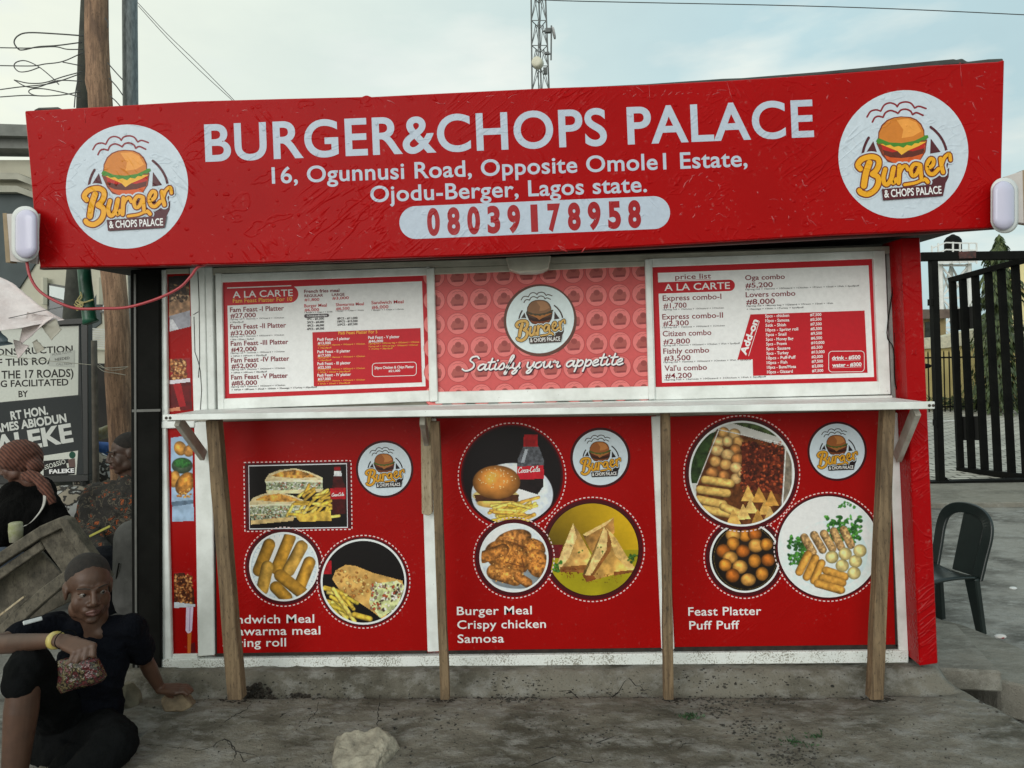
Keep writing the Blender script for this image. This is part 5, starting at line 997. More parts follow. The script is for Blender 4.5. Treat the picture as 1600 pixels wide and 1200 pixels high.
b = MB(); b.prism([(1456, 406), (1466, 406), (1477.5, 754), (1468, 754)], YG - .03, YG + .05); b.build('post', BLKM, gt, .004)
b = MB(); b.prism([(1498, 393), (1525, 392), (1525, 403), (1499, 404)], YG - .046, YG - .03); b.build('rust_patch', mat('flaking red primer', (.10, .035, .03), (.03, .02, .018), 30, .8), gt)
for px, py in ((1458, 472), (1466, 661)): b = MB(); b.prism([(px - 3, py - 5), (px, py - 5), (px, py + 5), (px - 3, py + 5)], YG - .05, YG + .02); b.build('hinge', BLKM, gt)
b = MB(); b.prism([(1479, 746), (1486, 755), (1479, 755)], YG - .01, YG + .02); b.build('brace', BLKM, gt)
def leaf_y(px): return YG + .9 - (px - 1485) / 115 * .75
def lp(px, py, e=0): return at(px, py, leaf_y(px) + e)
for p_, q_ in (((1484, 438), (1640, 396)), ((1497, 734), (1640, 749))): lf = MB(); lf.beam(lp(*p_), lp(*q_), .06, .055); lf.build('leaf_rail', BLKM, gt, .003)
for k, (xt, xb) in enumerate(((1488, 1501), (1504, 1519), (1523.5, 1539), (1544, 1559.5), (1564, 1581), (1586, 1604), (1610, 1630))):
    yt = 438 - (xt - 1484) * .268; yb = 735 + (xb - 1497) * .10; b = MB(); b.beam(lp(xt, yt + 2), lp(xb, yb), .066, .045); b.build('bar', BLKM, gt, .003)
for q in ([(1488, 484), (1521, 478), (1524, 513), (1490, 517)], [(1497, 651), (1533, 650), (1536, 688), (1499, 688)]):
    b = MB(); b.hexa([lp(*k, .03) for k in q] + [lp(*k, .045) for k in q]); b.build('lock_plate', mat('black plate', (.006, .006, .006), None, 4, .5), gt)
# far spiked fence and yellow wall
YFN = 12.0; fn_ = thing('spiked_fence', 'black spiked railing in front of the yellow wall across the courtyard', 'fence', at(1520, 645, YFN))
b = MB()
for y in (559, 636): b.prism([(1446, y - 1.2), (1700, y - 5), (1700, y - 2.4), (1446, y + 1.4)], YFN - .02, YFN + .02)
b.build('rail', BLKM, fn_)
for k in range(24):
    x = 1450 + k * 8.2; b = MB(); b.tube([at(x, 548 - k * .2, YFN), at(x + .1, 552 - k * .2, YFN), at(x + 2.2, 644 - k * .2, YFN)], [.004, .014, .014], 5); b.build('picket', BLKM, fn_)
YEL = mat('yellow painted wall', (.56, .46, .20), (.46, .37, .15), 1.5, .85, .05, 30); COPE = mat('pale patterned coping', (.62, .58, .42), (.44, .42, .32), 16, .8)
YW = 12.8; b = MB(); b.prism([(1380, 545), (1475, 543), (1530, 535), (1800, 520), (1800, 660), (1380, 650)], YW, YW + .2); yw = b.build('yellow_wall', YEL, None); tag(yw, 'yellow boundary wall with pale coping across the courtyard', 'wall')
b = MB(); b.prism([(1380, 534), (1475, 526), (1530, 513), (1800, 492), (1800, 522), (1530, 536), (1475, 544), (1380, 546)], YW - .1, YW + .3); b.build('coping', COPE, yw)
b = MB(); b.prism([(1568, 520), (1800, 508), (1800, 530), (1568, 531)], YW - .14, YW - .101); b.build('moulding', COPE, yw)
hy = thing('house', 'pale yellow house wall beyond the fence at the right picture edge', 'house', at(1640, 640, 15.0))
b = MB(); b.prism([(1570, 406), (1800, 370), (1800, 600), (1570, 600)], 15, 15.3); b.build('wall', mat('pale yellow wall', (.72, .64, .34), (.66, .57, .3), 1, .85), hy); b = MB(); b.prism([(1562, 402), (1800, 360), (1800, 366), (1562, 407)], 14.8, 15.4); b.build('roof', LEDGE, hy); b = MB(); b.prism([(1590, 446), (1800, 432), (1800, 437), (1590, 451)], 14.8, 15); b.build('band', COPE, hy)
hb = thing('house', 'low brown house with dark windows behind the white tank stand', 'house', at(1450, 540, 20.0)); b = MB(); b.prism([(1380, 500), (1478, 497), (1478, 560), (1380, 560)], 20, 20.4); b.build('wall', mat('brown house wall', (.33, .25, .12), None, 1, .8), hb)
b = MB(); b.prism([(1380, 484), (1484, 483), (1484, 497), (1380, 500)], 19.7, 20.6); b.build('roof', mat('brown roof', (.17, .125, .10), (.1, .07, .06), 4, .8), hb)
b = MB(); b.prism([(1446, 503), (1460, 502), (1461, 530), (1446, 530)], 19.95, 20.1); b.build('window', GLASS, hb)
# water tank on white stand
YT = 24.0; o = thing('water_tank_stand', 'white steel tower carrying a black water tank beyond the gate', 'water tower', at(1495, 530, YT)); WST = mat('white painted steel', (.72, .73, .72), (.6, .61, .6), 6, .5)
tp = {}
for k, (xt, xb, dy) in enumerate(((1469, 1473, 0), (1486, 1489, 1.6), (1512, 1514, 1.6), (1514, 1516, 0))):
    b = MB(); p_, q_ = at(xt, 412, YT + dy), at(xb, 545, YT + dy); tp[k] = (p_, q_); b.tube([p_, q_], .09 if k in (0, 3) else .07, 6); b.build('leg', WST, o)
b = MB()
for i, j in ((0, 3), (0, 1), (1, 2), (2, 3)):
    for t0, t1 in ((.02, .4), (.4, .75), (.75, 1)):
        A = lambda n, t: tp[n][0].lerp(tp[n][1], t); b.tube([A(i, t0), A(j, t0)], .05, 4); b.tube([A(i, t0), A(j, t1)], .04, 4); b.tube([A(j, t0), A(i, t1)], .04, 4)
b.build('bracing', WST, o)
b = MB(); b.hexa([at(1463, 413, YT - .4), at(1524, 410, YT - .4), at(1530, 405, YT + 2), at(1470, 406, YT + 2)] + [v + Vector((0, 0, .16)) for v in (at(1463, 413, YT - .4), at(1524, 410, YT - .4), at(1530, 405, YT + 2), at(1470, 406, YT + 2))]); b.build('platform', WST, o)
b = MB(); c = at(1489.5, 409, YT + .6); rr = 12.0 / ppm(YT + .6); b.lathe(c, [(rr, 0), (rr * 1.02, .2), (rr, .45), (rr, .78), (rr * .72, .9), (rr * .3, .97), (.05, 1.0)], 20); b.build('tank', BLKM, o, 0, True)
b = MB()
for y in (380, 391):
    L = [at(1456, y + 8, YT - .5), at(1478, y - 1, YT - .5), at(1500, y - .2, YT - .5), at(1526, y, YT - .5)]; b.tube(L, .03, 4)
for x, y in ((1456, 384), (1466, 380), (1489, 378), (1500, 381), (1514, 381), (1526, 380)): b.tube([at(x, y, YT - .5), at(x, 412, YT - .5)], .03, 4)
b.build('railing', WST, o)
# columnar tree
def leafmat(name, c1, c2, c3):
    m, nd, lk, b = nodes(name); oi = nd.new('ShaderNodeNewGeometry'); r = ramp(nd, lk, oi.outputs['Random Per Island'], [(0, c1), (.5, c2), (1, c3)]); lk.new(r.outputs[0], b.inputs['Base Color']); b.inputs['Roughness'].default_value = .55; b.inputs['Transmission Weight'].default_value = 0; return m
LEAF = leafmat('dark drooping leaves', (.022, .04, .012), (.04, .065, .018), (.085, .11, .03))
YTR = 11.4; o = thing('columnar_tree', 'tall narrow conical evergreen tree behind the gate bars', 'tree', at(1558, 640, YTR)); b = MB(); base = at(1558, 642, YTR); top = at(1561, 366, YTR); b.tube([base, base.lerp(top, .5), top], [.07, .045, .01], 8); b.build('trunk', FENCEP, o)
b = MB(); R2 = random.Random(5)
for k in range(7500):
    t = R2.random() ** .8; c = base.lerp(top, .04 + .96 * t); prof = (.06 + .50 * (1 - t) ** .55) * (1 if t < .88 else (1 - t) / .12 + .12); lump = .72 + .38 * math.sin(t * 37 + 2) * math.sin(t * 13)
    a_ = R2.uniform(0, 6.283); d_ = prof * math.sqrt(R2.random()) * (lump + .25 * math.sin(a_ * 3 + t * 30)) * 1.18; p_ = c + Vector((math.cos(a_) * d_, math.sin(a_) * d_, -.35 * d_))
    s_ = R2.uniform(.04, .085); out = Vector((math.cos(a_), math.sin(a_), 0)); dn = (out * R2.uniform(.2, .6) + Vector((R2.uniform(-.3, .3), R2.uniform(-.3, .3), -1))).normalized(); sd = dn.cross(out + Vector((R2.uniform(-.6, .6), R2.uniform(-.6, .6), .3))).normalized()
    b.add([p_, p_ + dn * s_ + sd * s_ * .33, p_ + dn * s_ * 2.1, p_ + dn * s_ - sd * s_ * .33], [(0, 1, 2, 3)])
me = bpy.data.meshes.new('crown'); me.from_pydata([tuple(v) for v in b.v], [], b.f); me.materials.append(LEAF); place(me, 'crown', o)
b = MB()
for k in range(900):
    x = R2.uniform(1448, 1625); p_ = at(x, R2.uniform(622, 642), YFN + .35 + R2.uniform(-.15, .15)); s_ = R2.uniform(.03, .07); n_ = Vector((R2.uniform(-1, 1), R2.uniform(-1, 1), R2.uniform(-.2, 1))).normalized(); e_ = n_.orthogonal().normalized()
    b.add([p_, p_ + n_ * s_ + e_ * s_ * .4, p_ + n_ * s_ * 2, p_ + n_ * s_ - e_ * s_ * .4], [(0, 1, 2, 3)])
me = bpy.data.meshes.new('ground_cover'); me.from_pydata([tuple(v) for v in b.v], [], b.f); me.materials.append(LEAF); place(me, 'ground_cover', None, 'stuff')
b = MB(); b.ball(at(1446, 572, 11.7), (.12, .05, .05)); tag(b.build('sign_plate', BLKM, None), 'small black pointed plate on the railing right of the red column', 'plate')
for x, y, lab in ((1449, 657, 'white litter patch lying on pavers beside the red column'),):
    b = MB(); p_ = onz(1470, 658, -.10); b.box(p_, (.55, .10, .012)); tag(b.build('litter', mat('white paper', (.6, .6, .58), None, 6, .8), None, .003), lab, 'litter')

# ------------------------------------------------------------------ plastic chair
CH = mat('dark green plastic', (.012, .020, .018), (.008, .013, .012), 10, .35, .05, 60)
YC = .95; o = thing('plastic_chair', 'dark green plastic armless chair standing on the lower yard behind the red column', 'chair', at(1490, 985, YC))
def cp(x, y, dy=0): return at(x, y, YC + dy)
# backrest: a rounded frame with two open slots, seen from its side; front leans toward the stall
fw = Vector((-.95, -.31, 0)).normalized(); sd = Vector((.31, -.95, 0)).normalized(); zg = at(1520, 988, YC).z
seat0 = at(1457, 893, YC + .05); W_ = .155
def cb(s_, f_, z_): return seat0 + sd * s_ + fw * f_ + Vector((0, 0, z_))
zs = zg - seat0.z
b = MB(); n = 9; T_, B_ = [], []
for i in range(n):
    for j in range(n):
        s_ = -W_ + 2 * W_ * i / (n - 1); f_ = -.15 + .34 * j / (n - 1); dz = -.014 * (1 - (s_ / W_) ** 2) + .012 * math.sin(j / (n - 1) * math.pi) - (.018 if j == n - 1 else 0); T_.append(cb(s_ * (1 - .06 * (j == 0)), f_, dz)); B_.append(cb(s_ * (1 - .06 * (j == 0)), f_, dz - .012))
idx = [(i * n + j, i * n + j + 1, (i + 1) * n + j + 1, (i + 1) * n + j) for i in range(n - 1) for j in range(n - 1)]
rim = [i * n for i in range(n)] + [(n - 1) * n + j for j in range(1, n)] + [i * n + n - 1 for i in range(n - 2, -1, -1)] + [j for j in range(n - 2, 0, -1)]
b.add(T_ + B_, idx + [tuple(q + n * n for q in f[::-1]) for f in idx] + [(rim[k], rim[(k + 1) % len(rim)], rim[(k + 1) % len(rim)] + n * n, rim[k] + n * n) for k in range(len(rim))])
b.build('seat', CH, o, 0, True)
b = MB(); out = []
for s_, z_ in ((-.135, -.02), (-.14, .10), (-.145, .20), (-.13, .265), (-.08, .305), (0, .318), (.08, .305), (.13, .265), (.145, .20), (.14, .10), (.135, -.02)): out.append(cb(s_, -.155 - z_ * .29, z_))
C2 = catmull([tuple(v) for v in out], 4)
for p_, q_ in zip(C2[:-1], C2[1:]): pass
bn = fw * .010
def band(bld, L, wvec, tvec):
    V = []
    for p_, w_ in zip(L, wvec): V += [Vector(p_) - w_ - tvec, Vector(p_) + w_ - tvec, Vector(p_) + w_ + tvec, Vector(p_) - w_ + tvec]
    m = len(L); bld.add(V, [(0, 1, 2, 3), tuple(4 * m - 4 + q for q in (3, 2, 1, 0))] + [(4 * k + q, 4 * k + (q + 1) % 4, 4 * k + 4 + (q + 1) % 4, 4 * k + 4 + q) for k in range(m - 1) for q in range(4)])
ctr = cb(0, -.22, .14); wv = []
for k, p_ in enumerate(C2):
    tg = (Vector(C2[min(k + 1, len(C2) - 1)]) - Vector(C2[max(k - 1, 0)])).normalized(); wv.append(tg.cross(fw).normalized() * .028)
band(b, C2, wv, bn)
for s0, hw in ((0.04, .068),):
    L = [cb(s0, -.155 - z_ * .29 - .012, z_) for z_ in np.linspace(-.01, .30, 8)]; band(b, L, [sd * hw] * 8, bn * .8)
b.build('backrest', CH, o, .003)
for s_, f_, ds, df in ((-.11, -.13, .0, -.03), (.12, -.13, .01, -.045), (-.12, .15, -.02, .03), (.12, .15, .02, .03)):
    b = MB(); p_ = cb(s_, f_, -.01); q_ = cb(s_ + ds, f_ + df, zs - .002); b.beam(p_, q_, .074, .034, fw, .044); b.build('leg', CH, o, .006)
for x, y, c_, lab in ((1583, 922, (.7, .72, .72), 'crumpled white wrapper on the rough yard near the right edge'),): 
    p_ = onz(x, y, -.27); b = MB(); b.ball(p_ + Vector((0, 0, .012)), (.026, .015, .010), None, 2); o2 = organic('litter', b, mat('white wrapper', c_, None, 20, .5), None, .006, 2); tag(o2, lab, 'litter')
p_ = onz(1566, 998, -.28); b = MB(); b.ball(p_ + Vector((-.01, 0, .012)), (.035, .016, .012), None, 2); o2 = organic('litter', b, blotch('red white wrapper', (.6, .6, .6), (.65, .62, .6), (.35, .02, .03), 12), None, .005, 2); tag(o2, 'red and white wrapper lying beyond the step', 'litter')

# ------------------------------------------------------------------ rocks, soil, weeds, grit
def rock(px, py, w_, h_, Y, m, label, seed, name='rock', sub=3, dep=.8, facets=None):
    c = at(px, py, Y); s_ = ppm(Y); r = random.Random(seed); bm = bmesh.new(); bmesh.ops.create_icosphere(bm, subdivisions=sub + 1, radius=1)
    cuts = [(Vector((r.uniform(-1, 1), r.uniform(-1, 1), r.uniform(-.5, 1))).normalized(), r.uniform(.62, .88)) for _ in range(9)]
    if facets: cuts = [(Vector(f[:3]).normalized(), f[3]) for f in facets]
    co = np.array([v.co for v in bm.verts]); nn = vnoise(co[:, 0] * 2 + 9 + seed, co[:, 1] * 2 + co[:, 2] + 9, 1.0, seed)
    for k, v in enumerate(bm.verts):
        p_ = v.co.copy()
        for nv, dd in cuts:
            e = p_.dot(nv) - dd
            if e > 0: p_ -= nv * e
        p_ *= 1 + (nn[k] - .47) * (.36 if not facets else .10) + ((vnoise(np.array([v.co.x * 3 + 9]), np.array([v.co.z * 3 + v.co.y * 2 + 9]), .35, 6)[0] - .47) * .13 if facets else 0); v.co = c + Vector((p_.x * w_ / s_ * .62, p_.y * w_ / s_ * .62 * dep, p_.z * h_ / s_ * .62))
    me = bpy.data.meshes.new(name); bm.to_mesh(me); bm.free(); me.materials.append(m); return tag(place(me, name), label, 'rock')
TAN = mat('tan sandstone', (.36, .33, .26), (.15, .135, .105), 16, .9, .8, 30); GREY = mat('grey stone', (.14, .135, .12), (.07, .068, .06), 12, .9, .8, 30); YROCK = mat('yellow stone', (.44, .34, .14), (.26, .19, .08), 10, .9, .7, 30)
rock(564, 1230, 128, 150, -.52, TAN, 'large tan rock at the bottom edge in front of the stall', 3, sub=4, facets=((-.15, -.25, 1, .62), (-.1, -1, .25, .66), (1, -.35, .12, .66), (-1, -.2, .55, .72), (.75, -.3, .8, .82), (0, 1, .2, .7)))
rock(278, 1099, 44, 30, -.21, mat('brown rough stone', (.24, .18, .11), (.11, .08, .05), 16, .9, .9, 40), 'rough brown stone under the hand of the seated boy', 5)
rock(198, 1098, 34, 52, -.20, mat('dull stone', (.2, .18, .13), (.11, .10, .07), 12, .9, .7, 30), 'dull upright stone between the boy and his propping arm', 7)
rock(216, 1160, 36, 34, -.38, GREY, 'dark grey stone right of the folded leg of the boy', 11)
rock(163, 1188, 66, 60, -.50, mat('mottled stone', (.26, .23, .17), (.09, .085, .07), 9, .9, .8, 30), 'mottled stone at the bottom edge under the boy', 13)
rock(50, 1180, 26, 40, -.42, YROCK, 'yellow stone between the shins of the boy', 17)
rock(190, 1075, 44, 36, .15, GREY, 'grey stone in the shade behind the boy', 19); rock(165, 1050, 50, 50, .25, GREY, 'dark stone in the shade beside the black side post', 23)
b = MB(); r4 = random.Random(8)
def heap(cx, cy, Y, w_, h_, k, seed, label):
    r = random.Random(seed); b = MB(); c = at(cx, cy, Y); u = 1 / ppm(Y)
    for i in range(k):
        d_ = r.random() ** .6; a_ = r.uniform(0, 6.283); s_ = u * r.uniform(1.2, 4.2) * (1.2 - .6 * d_); b.ball(c + Vector((math.cos(a_) * d_ * w_ * u, math.sin(a_) * d_ * w_ * u * .5, (1 - d_ * d_) * h_ * u * r.random() - s_ * .2)), (s_, s_, s_ * .8), None, 1)
    o = b.build('soil_heap', SOIL, None); o['kind'] = 'stuff'; return o
heap(400, 1091, -.12, 34, 24, 260, 2, ''); heap(350, 1208, -.47, 78, 15, 420, 4, ''); heap(470, 1087, -.11, 26, 4, 90, 6, ''); heap(1250, 1204, -.50, 80, 5, 160, 9, ''); heap(566, 1214, -.45, 66, 3, 120, 12, '')
# cracks and grit on the pavement
def apz(x, y): return float(apron_z(np.array([x]), np.array([y]))[0])
def onpave(px, py):
    z_ = -.05
    for _ in range(4): p_ = onz(px, py, z_); z_ = apz(p_.x, p_.y)
    return Vector((p_.x, p_.y, z_))
for fx, k_ in ((367, 60), (695, 46), (1046, 46), (1370, 70)):
    r = random.Random(fx); b = MB()
    for i in range(k_): q_ = onpave(fx + r.gauss(0, 13), 1093 + abs(r.gauss(0, 3)) - 1.5); s_ = r.uniform(.0015, .005); b.ball(q_, (s_ * 1.6, s_, s_ * .8), None, 1)
    o2 = b.build('soil_heap', SOIL, None); o2['kind'] = 'stuff'
CRK = mat('open crack', (.008, .007, .006), None, 20, 1)
b = MB(); r5 = random.Random(3)
for L in ([(395, 1096), (385, 1108), (368, 1117), (355, 1125), (345, 1134)], [(368, 1117), (380, 1121), (392, 1119)], [(497, 1097), (494, 1112), (484, 1124), (478, 1134)], [(494, 1110), (512, 1110)], [(593, 1090), (591, 1110), (590, 1125), (588, 1140)], [(230, 1165), (280, 1168), (318, 1172), (352, 1156), (366, 1172), (375, 1176), (400, 1180), (410, 1188)], [(352, 1156), (364, 1168), (368, 1182), (360, 1196)], [(280, 1168), (262, 1195)], [(375, 1176), (382, 1190), (395, 1184)],
          [(830, 1196), (872, 1180)], [(876, 1186), (924, 1191), (923, 1178)], [(924, 1191), (926, 1204)], [(833, 1170), (850, 1168), (878, 1170)], [(1060, 1172), (1070, 1162), (1086, 1163)], [(930, 1161), (962, 1150)], [(862, 1081), (930, 1083), (985, 1081), (1020, 1080)], [(345, 1134), (330, 1140)], [(436, 1120), (448, 1112)]):
    P_ = catmull(L, 5); pts = []
    for x, y in P_: q_ = onpave(x + r5.uniform(-1.6, 1.6), y + r5.uniform(-1, 1)); pts.append(q_ + Vector((0, 0, -.0008)))
    b.tube(pts, [.0008 + .0014 * math.sin(math.pi * min(1, (k + 1) / len(pts))) * r5.uniform(.4, 1.3) for k in range(len(pts))], 5)
o2 = b.build('pavement_crack', CRK, None); o2['kind'] = 'structure'
b = MB()
for k in range(700):
    px, py = r5.uniform(240, 1560), 1200 - 130 * r5.random(); q_ = onpave(px, py)
    if q_.x < 1.6 - (q_.y + .15) * .28: s_ = r5.uniform(.0012, .004) * (2 if r5.random() < .06 else 1); b.ball(q_, (s_, s_, s_ * .7), None, 1)
for px0, px1, k_, sp in ((765, 850, 200, 7), (1060, 1250, 260, 9), (380, 600, 90, 5), (300, 1400, 260, 2.5), (850, 1010, 60, 2.5)):
    for k in range(k_):
        px, py = r5.uniform(px0, px1), 1084 + r5.gauss(0, sp) + abs(r5.gauss(0, sp)) * .5 + 3 * math.sin(px * .05); q_ = onpave(px, py); s_ = r5.uniform(.0010, .0036) * (1.6 if r5.random() < .05 else 1); b.ball(q_ + Vector((0, 0, .001)), (s_ * r5.uniform(.8, 2), s_, s_ * .8), None, 1)
for cx_, cy_, k_ in ((1180, 1140, 120), (1120, 1110, 90), (700, 1130, 30), (640, 1125, 20), (480, 1128, 20), (860, 1122, 26), (920, 1148, 30), (1230, 1185, 160)):
    for k in range(k_):
        q_ = onpave(cx_ + r5.gauss(0, 26), cy_ + r5.gauss(0, 9)); s_ = r5.uniform(.0012, .005); b.ball(q_, (s_ * r5.uniform(.8, 2), s_, s_ * .7), None, 1)
o2 = b.build('grit', mat('grit', (.10, .09, .075), (.016, .015, .012), 60, .9, lo=.45, hi=.7), None); o2['kind'] = 'stuff'
WEED = leafmat('small weeds', (.015, .04, .012), (.02, .06, .018), (.03, .075, .02))
for px, py, k, lab in ((1078, 1121, 60, 'small green weed tuft on the pavement just right of the third prop'), (1238, 1160, 46, 'green weed tuft on the pavement left of the thick prop foot, nearest the bottom edge'), (1275, 1152, 26, 'tiny weed tuft on the pavement, rightmost of three'), (1262, 1166, 14, 'sparse weed sprig below the rightmost tuft')):
    q_ = onpave(px, py); b = MB(); r = random.Random(k)
    for i in range(k):
        o_ = Vector((r.gauss(0, .018), r.gauss(0, .012), 0)); d_ = Vector((r.uniform(-1, 1), r.uniform(-1, 1), r.uniform(.2, 1))).normalized(); e_ = d_.orthogonal().normalized(); s_ = r.uniform(.004, .010)
        b.add([q_ + o_, q_ + o_ + d_ * s_ + e_ * s_ * .4, q_ + o_ + d_ * s_ * 2, q_ + o_ + d_ * s_ - e_ * s_ * .4], [(0, 1, 2, 3)])
    me = bpy.data.meshes.new('weed'); me.from_pydata([tuple(v) for v in b.v], [], b.f); me.materials.append(WEED); tag(place(me, 'weed'), lab, 'weed')

# ------------------------------------------------------------------ broken bench, backpack, cup
YBN = .35; bn_ = thing('broken_bench', 'upturned weathered wooden bench frame with rounded corner behind the seated boy', 'bench', at(60, 985, YBN))
def plank(poly, y0, t, name='plank', bev=.004): b = MB(); b.prism(poly, y0, y0 + t); b.build(name, GREYW, bn_, bev)
plank([(-60, 905), (0, 862), (62, 822), (92, 809), (104, 812), (113, 822), (110, 832), (96, 826), (62, 842), (0, 882), (-60, 925)], YBN, .06, 'top_rail')
plank([(92, 809), (104, 812), (116, 830), (160, 892), (168, 905), (150, 905), (128, 876), (97, 828)], YBN - .03, .06, 'side_rail')
plank([(58, 841), (96, 822), (132, 880), (146, 912), (104, 905)], YBN + .03, .03)
plank([(-60, 930), (0, 888), (62, 846), (68, 858), (0, 905), (-60, 948)], YBN + .02, .04, 'rail')
plank([(-60, 1020), (-10, 985), (60, 922), (106, 888), (112, 905), (70, 940), (20, 985), (-40, 1030)], YBN - .02, .05, 'lower_rail')
plank([(-60, 960), (0, 898), (64, 862), (98, 900), (40, 940), (-20, 1000)], YBN + .12, .02, 'panel')
plank([(56, 935), (100, 912), (120, 912), (120, 935), (70, 960), (40, 990)], YBN + .16, .03)
b = MB(); b.beam(at(-14, 972, YBN - .05), at(38, 932, YBN - .05), .010, .008); tag(b.build('stick', PALE, None), 'thin pale stick lying across the broken bench frame', 'stick')
b = MB(); b.lathe(at(25, 846, .9), [(.032, 0), (.036, .06), (.034, .10), (.026, .105)], 14); tag(b.build('carton_cup', mat('cream carton', (.42, .40, .32), (.22, .24, .10), 16, .6), None, 0, True), 'cream carton standing on the bench beside the woman in the headscarf', 'carton')
BAG = mat('grey fabric', (.085, .085, .08), (.055, .055, .052), 16, .85, .3, 200)
b = MB(); YK = .62
b.cap(at(206, 838, YK), at(210, 935, YK), .085, .10); b.cap(at(192, 905, YK - .06), at(196, 940, YK - .06), .05, .05); o = organic('backpack', b, BAG, None, .012, 4); tag(o, 'grey fabric backpack squeezed beside the black side post', 'backpack')
b = MB(); b.tube([at(x, y, YK - .10) for x, y in catmull([(186, 880), (182, 905), (186, 935)], 4)], .004, 5); b.build('zip', BLACKP, o)

# ------------------------------------------------------------------ people
def skin(name, c, c2): 
    m, nd, lk, b = nodes(name); n = tex(nd, lk, 14, 5); r = ramp(nd, lk, n.outputs[0], [(.35, c2), (.65, c)]); lk.new(r.outputs[0], b.inputs['Base Color']); b.inputs['Roughness'].default_value = .5; b.inputs['Specular IOR Level'].default_value = .45
    n2 = tex(nd, lk, 260, 2); bumpn(nd, lk, b, n2.outputs[0], .10, .002); return m
SKB = skin('boy skin', (.088, .043, .026), (.058, .028, .017)); SKM = skin('man skin', (.075, .042, .030), (.05, .028, .02)); SKW = skin('woman skin', (.11, .05, .034), (.08, .038, .026))
HAIR = mat('short black hair', (.020, .015, .012), (.008, .0065, .0055), 60, .9, .6, 400, dist=.003)
LIP = mat('lips', (.115, .052, .042), (.085, .036, .03), 30, .45); EYEW = mat('eye white', (.20, .17, .15), None, 20, .25); IRIS = mat('dark iris', (.008, .005, .004), None, 20, .15)
def cloth(name, c, c2=None, sc=10, bs=9):
    m, nd, lk, b = nodes(name); n = tex(nd, lk, sc, 5); r = ramp(nd, lk, n.outputs[0], [(.35, c2 or tuple(x * .7 for x in c)), (.65, c)]); lk.new(r.outputs[0], b.inputs['Base Color']); b.inputs['Roughness'].default_value = .92; b.inputs['Specular IOR Level'].default_value = .08
    w1 = tex(nd, lk, bs, 4, (1, 1, .6)); w2 = tex(nd, lk, 300, 2); h = math_(nd, lk, 'ADD', w1.outputs[0], math_(nd, lk, 'MULTIPLY', w2.outputs[0], .06)); bumpn(nd, lk, b, h, .8, .05); return m
NAVY = cloth('navy black cotton', (.0055, .0065, .010), (.003, .0035, .006)); BLKC = cloth('black cloth', (.005, .005, .005)); TROU = cloth('charcoal trousers', (.013, .014, .018))
def head(mb, lids, c, Fv, Uv, k, old=False):
    """lumps of a head in a frame: Fv forward, Uv up, k = scale"""
    Fv = Fv.normalized(); Sv = Fv.cross(Uv).normalized() * -1; Uv = Sv.cross(Fv) * -1; Uv = Uv if Uv.dot(Vector((0, 0, 1))) > 0 else -Uv; Sv = Uv.cross(Fv).normalized() * -1
    M = Matrix((Sv, Fv, Uv)).transposed(); T = lambda s, f, u: c + M @ Vector((s, f, u)) * k
    S_ = lambda *r: tuple(x * k for x in r); B = lambda p, r: mb.ball(T(*p), S_(*r), M, 3)
    B((0, -.022, .030), (.072, .092, .078)); B((0, .022, -.035), (.060, .064, .075)); B((0, .030, -.073), (.048, .050, .038)); B((0, .062, -.097), (.024, .022, .016))
    for s in (-1, 1):
        B((s * .037, .044, -.036), (.026, .026, .036)); B((s * .046, .010, -.070), (.020, .035, .030)); mb.cap(T(s * .012, .081, .021), T(s * .046, .064, .022), .0072 * k, .007 * k)
        B((s * .071, -.012, -.012), (.008, .019, .030)); B((s * .076, -.020, .002), (.006, .014, .018)); B((s * .0145, .091, -.033), (.010, .011, .008)); mb.cap(T(s * .015, .0775, .0105), T(s * .045, .0665, .0075), .0062 * k, .0058 * k); mb.cap(T(s * .018, .072, -.0095), T(s * .042, .065, -.0095), .0048 * k, .0045 * k)
    mb.cap(T(0, .082, .016), T(0, .103, -.025), .008 * k, .0115 * k); B((0, .098, -.031), (.013, .012, .010)); B((0, .070, -.057), (.036, .022, .024)); mb.cap(T(0, -.015, -.07), T(0, -.035, -.15), .047 * k, .052 * k)
    if not old: pass
    return T, M, S_
def face_bits(o, T, M, k, look=(0, 1, 0)):
    b = MB(); b.cap(T(-.021, .083, -.0615), T(0, .0945, -.0555), .0045 * k, .0066 * k); b.cap(T(.021, .083, -.0615), T(0, .0945, -.0555), .0045 * k, .0066 * k); b.cap(T(-.018, .083, -.067), T(0, .0925, -.0685), .005 * k, .0082 * k); b.cap(T(.018, .083, -.067), T(0, .0925, -.0685), .005 * k, .0082 * k)
    organic('lips', b, LIP, o, .0022 * k, 2)
    for s in (-1, 1):
        c = T(s * .030, .0665, .0015); b = MB(); b.ball(c, .0120 * k, None, 3); e = b.build('eye', EYEW, o, 0, True); lk_ = (M @ Vector(look)).normalized(); b = MB(); b.ball(c + lk_ * .0062 * k, .0072 * k, None, 2); b.build('iris', IRIS, e, 0, True)
        b = MB(); L = [T(s * .013, .0965, .0265), T(s * .030, .087, .0285), T(s * .049, .068, .024)]; b.tube(L, [.0016 * k, .0026 * k, .0014 * k], 6); b.build('eyebrow', HAIR, o)
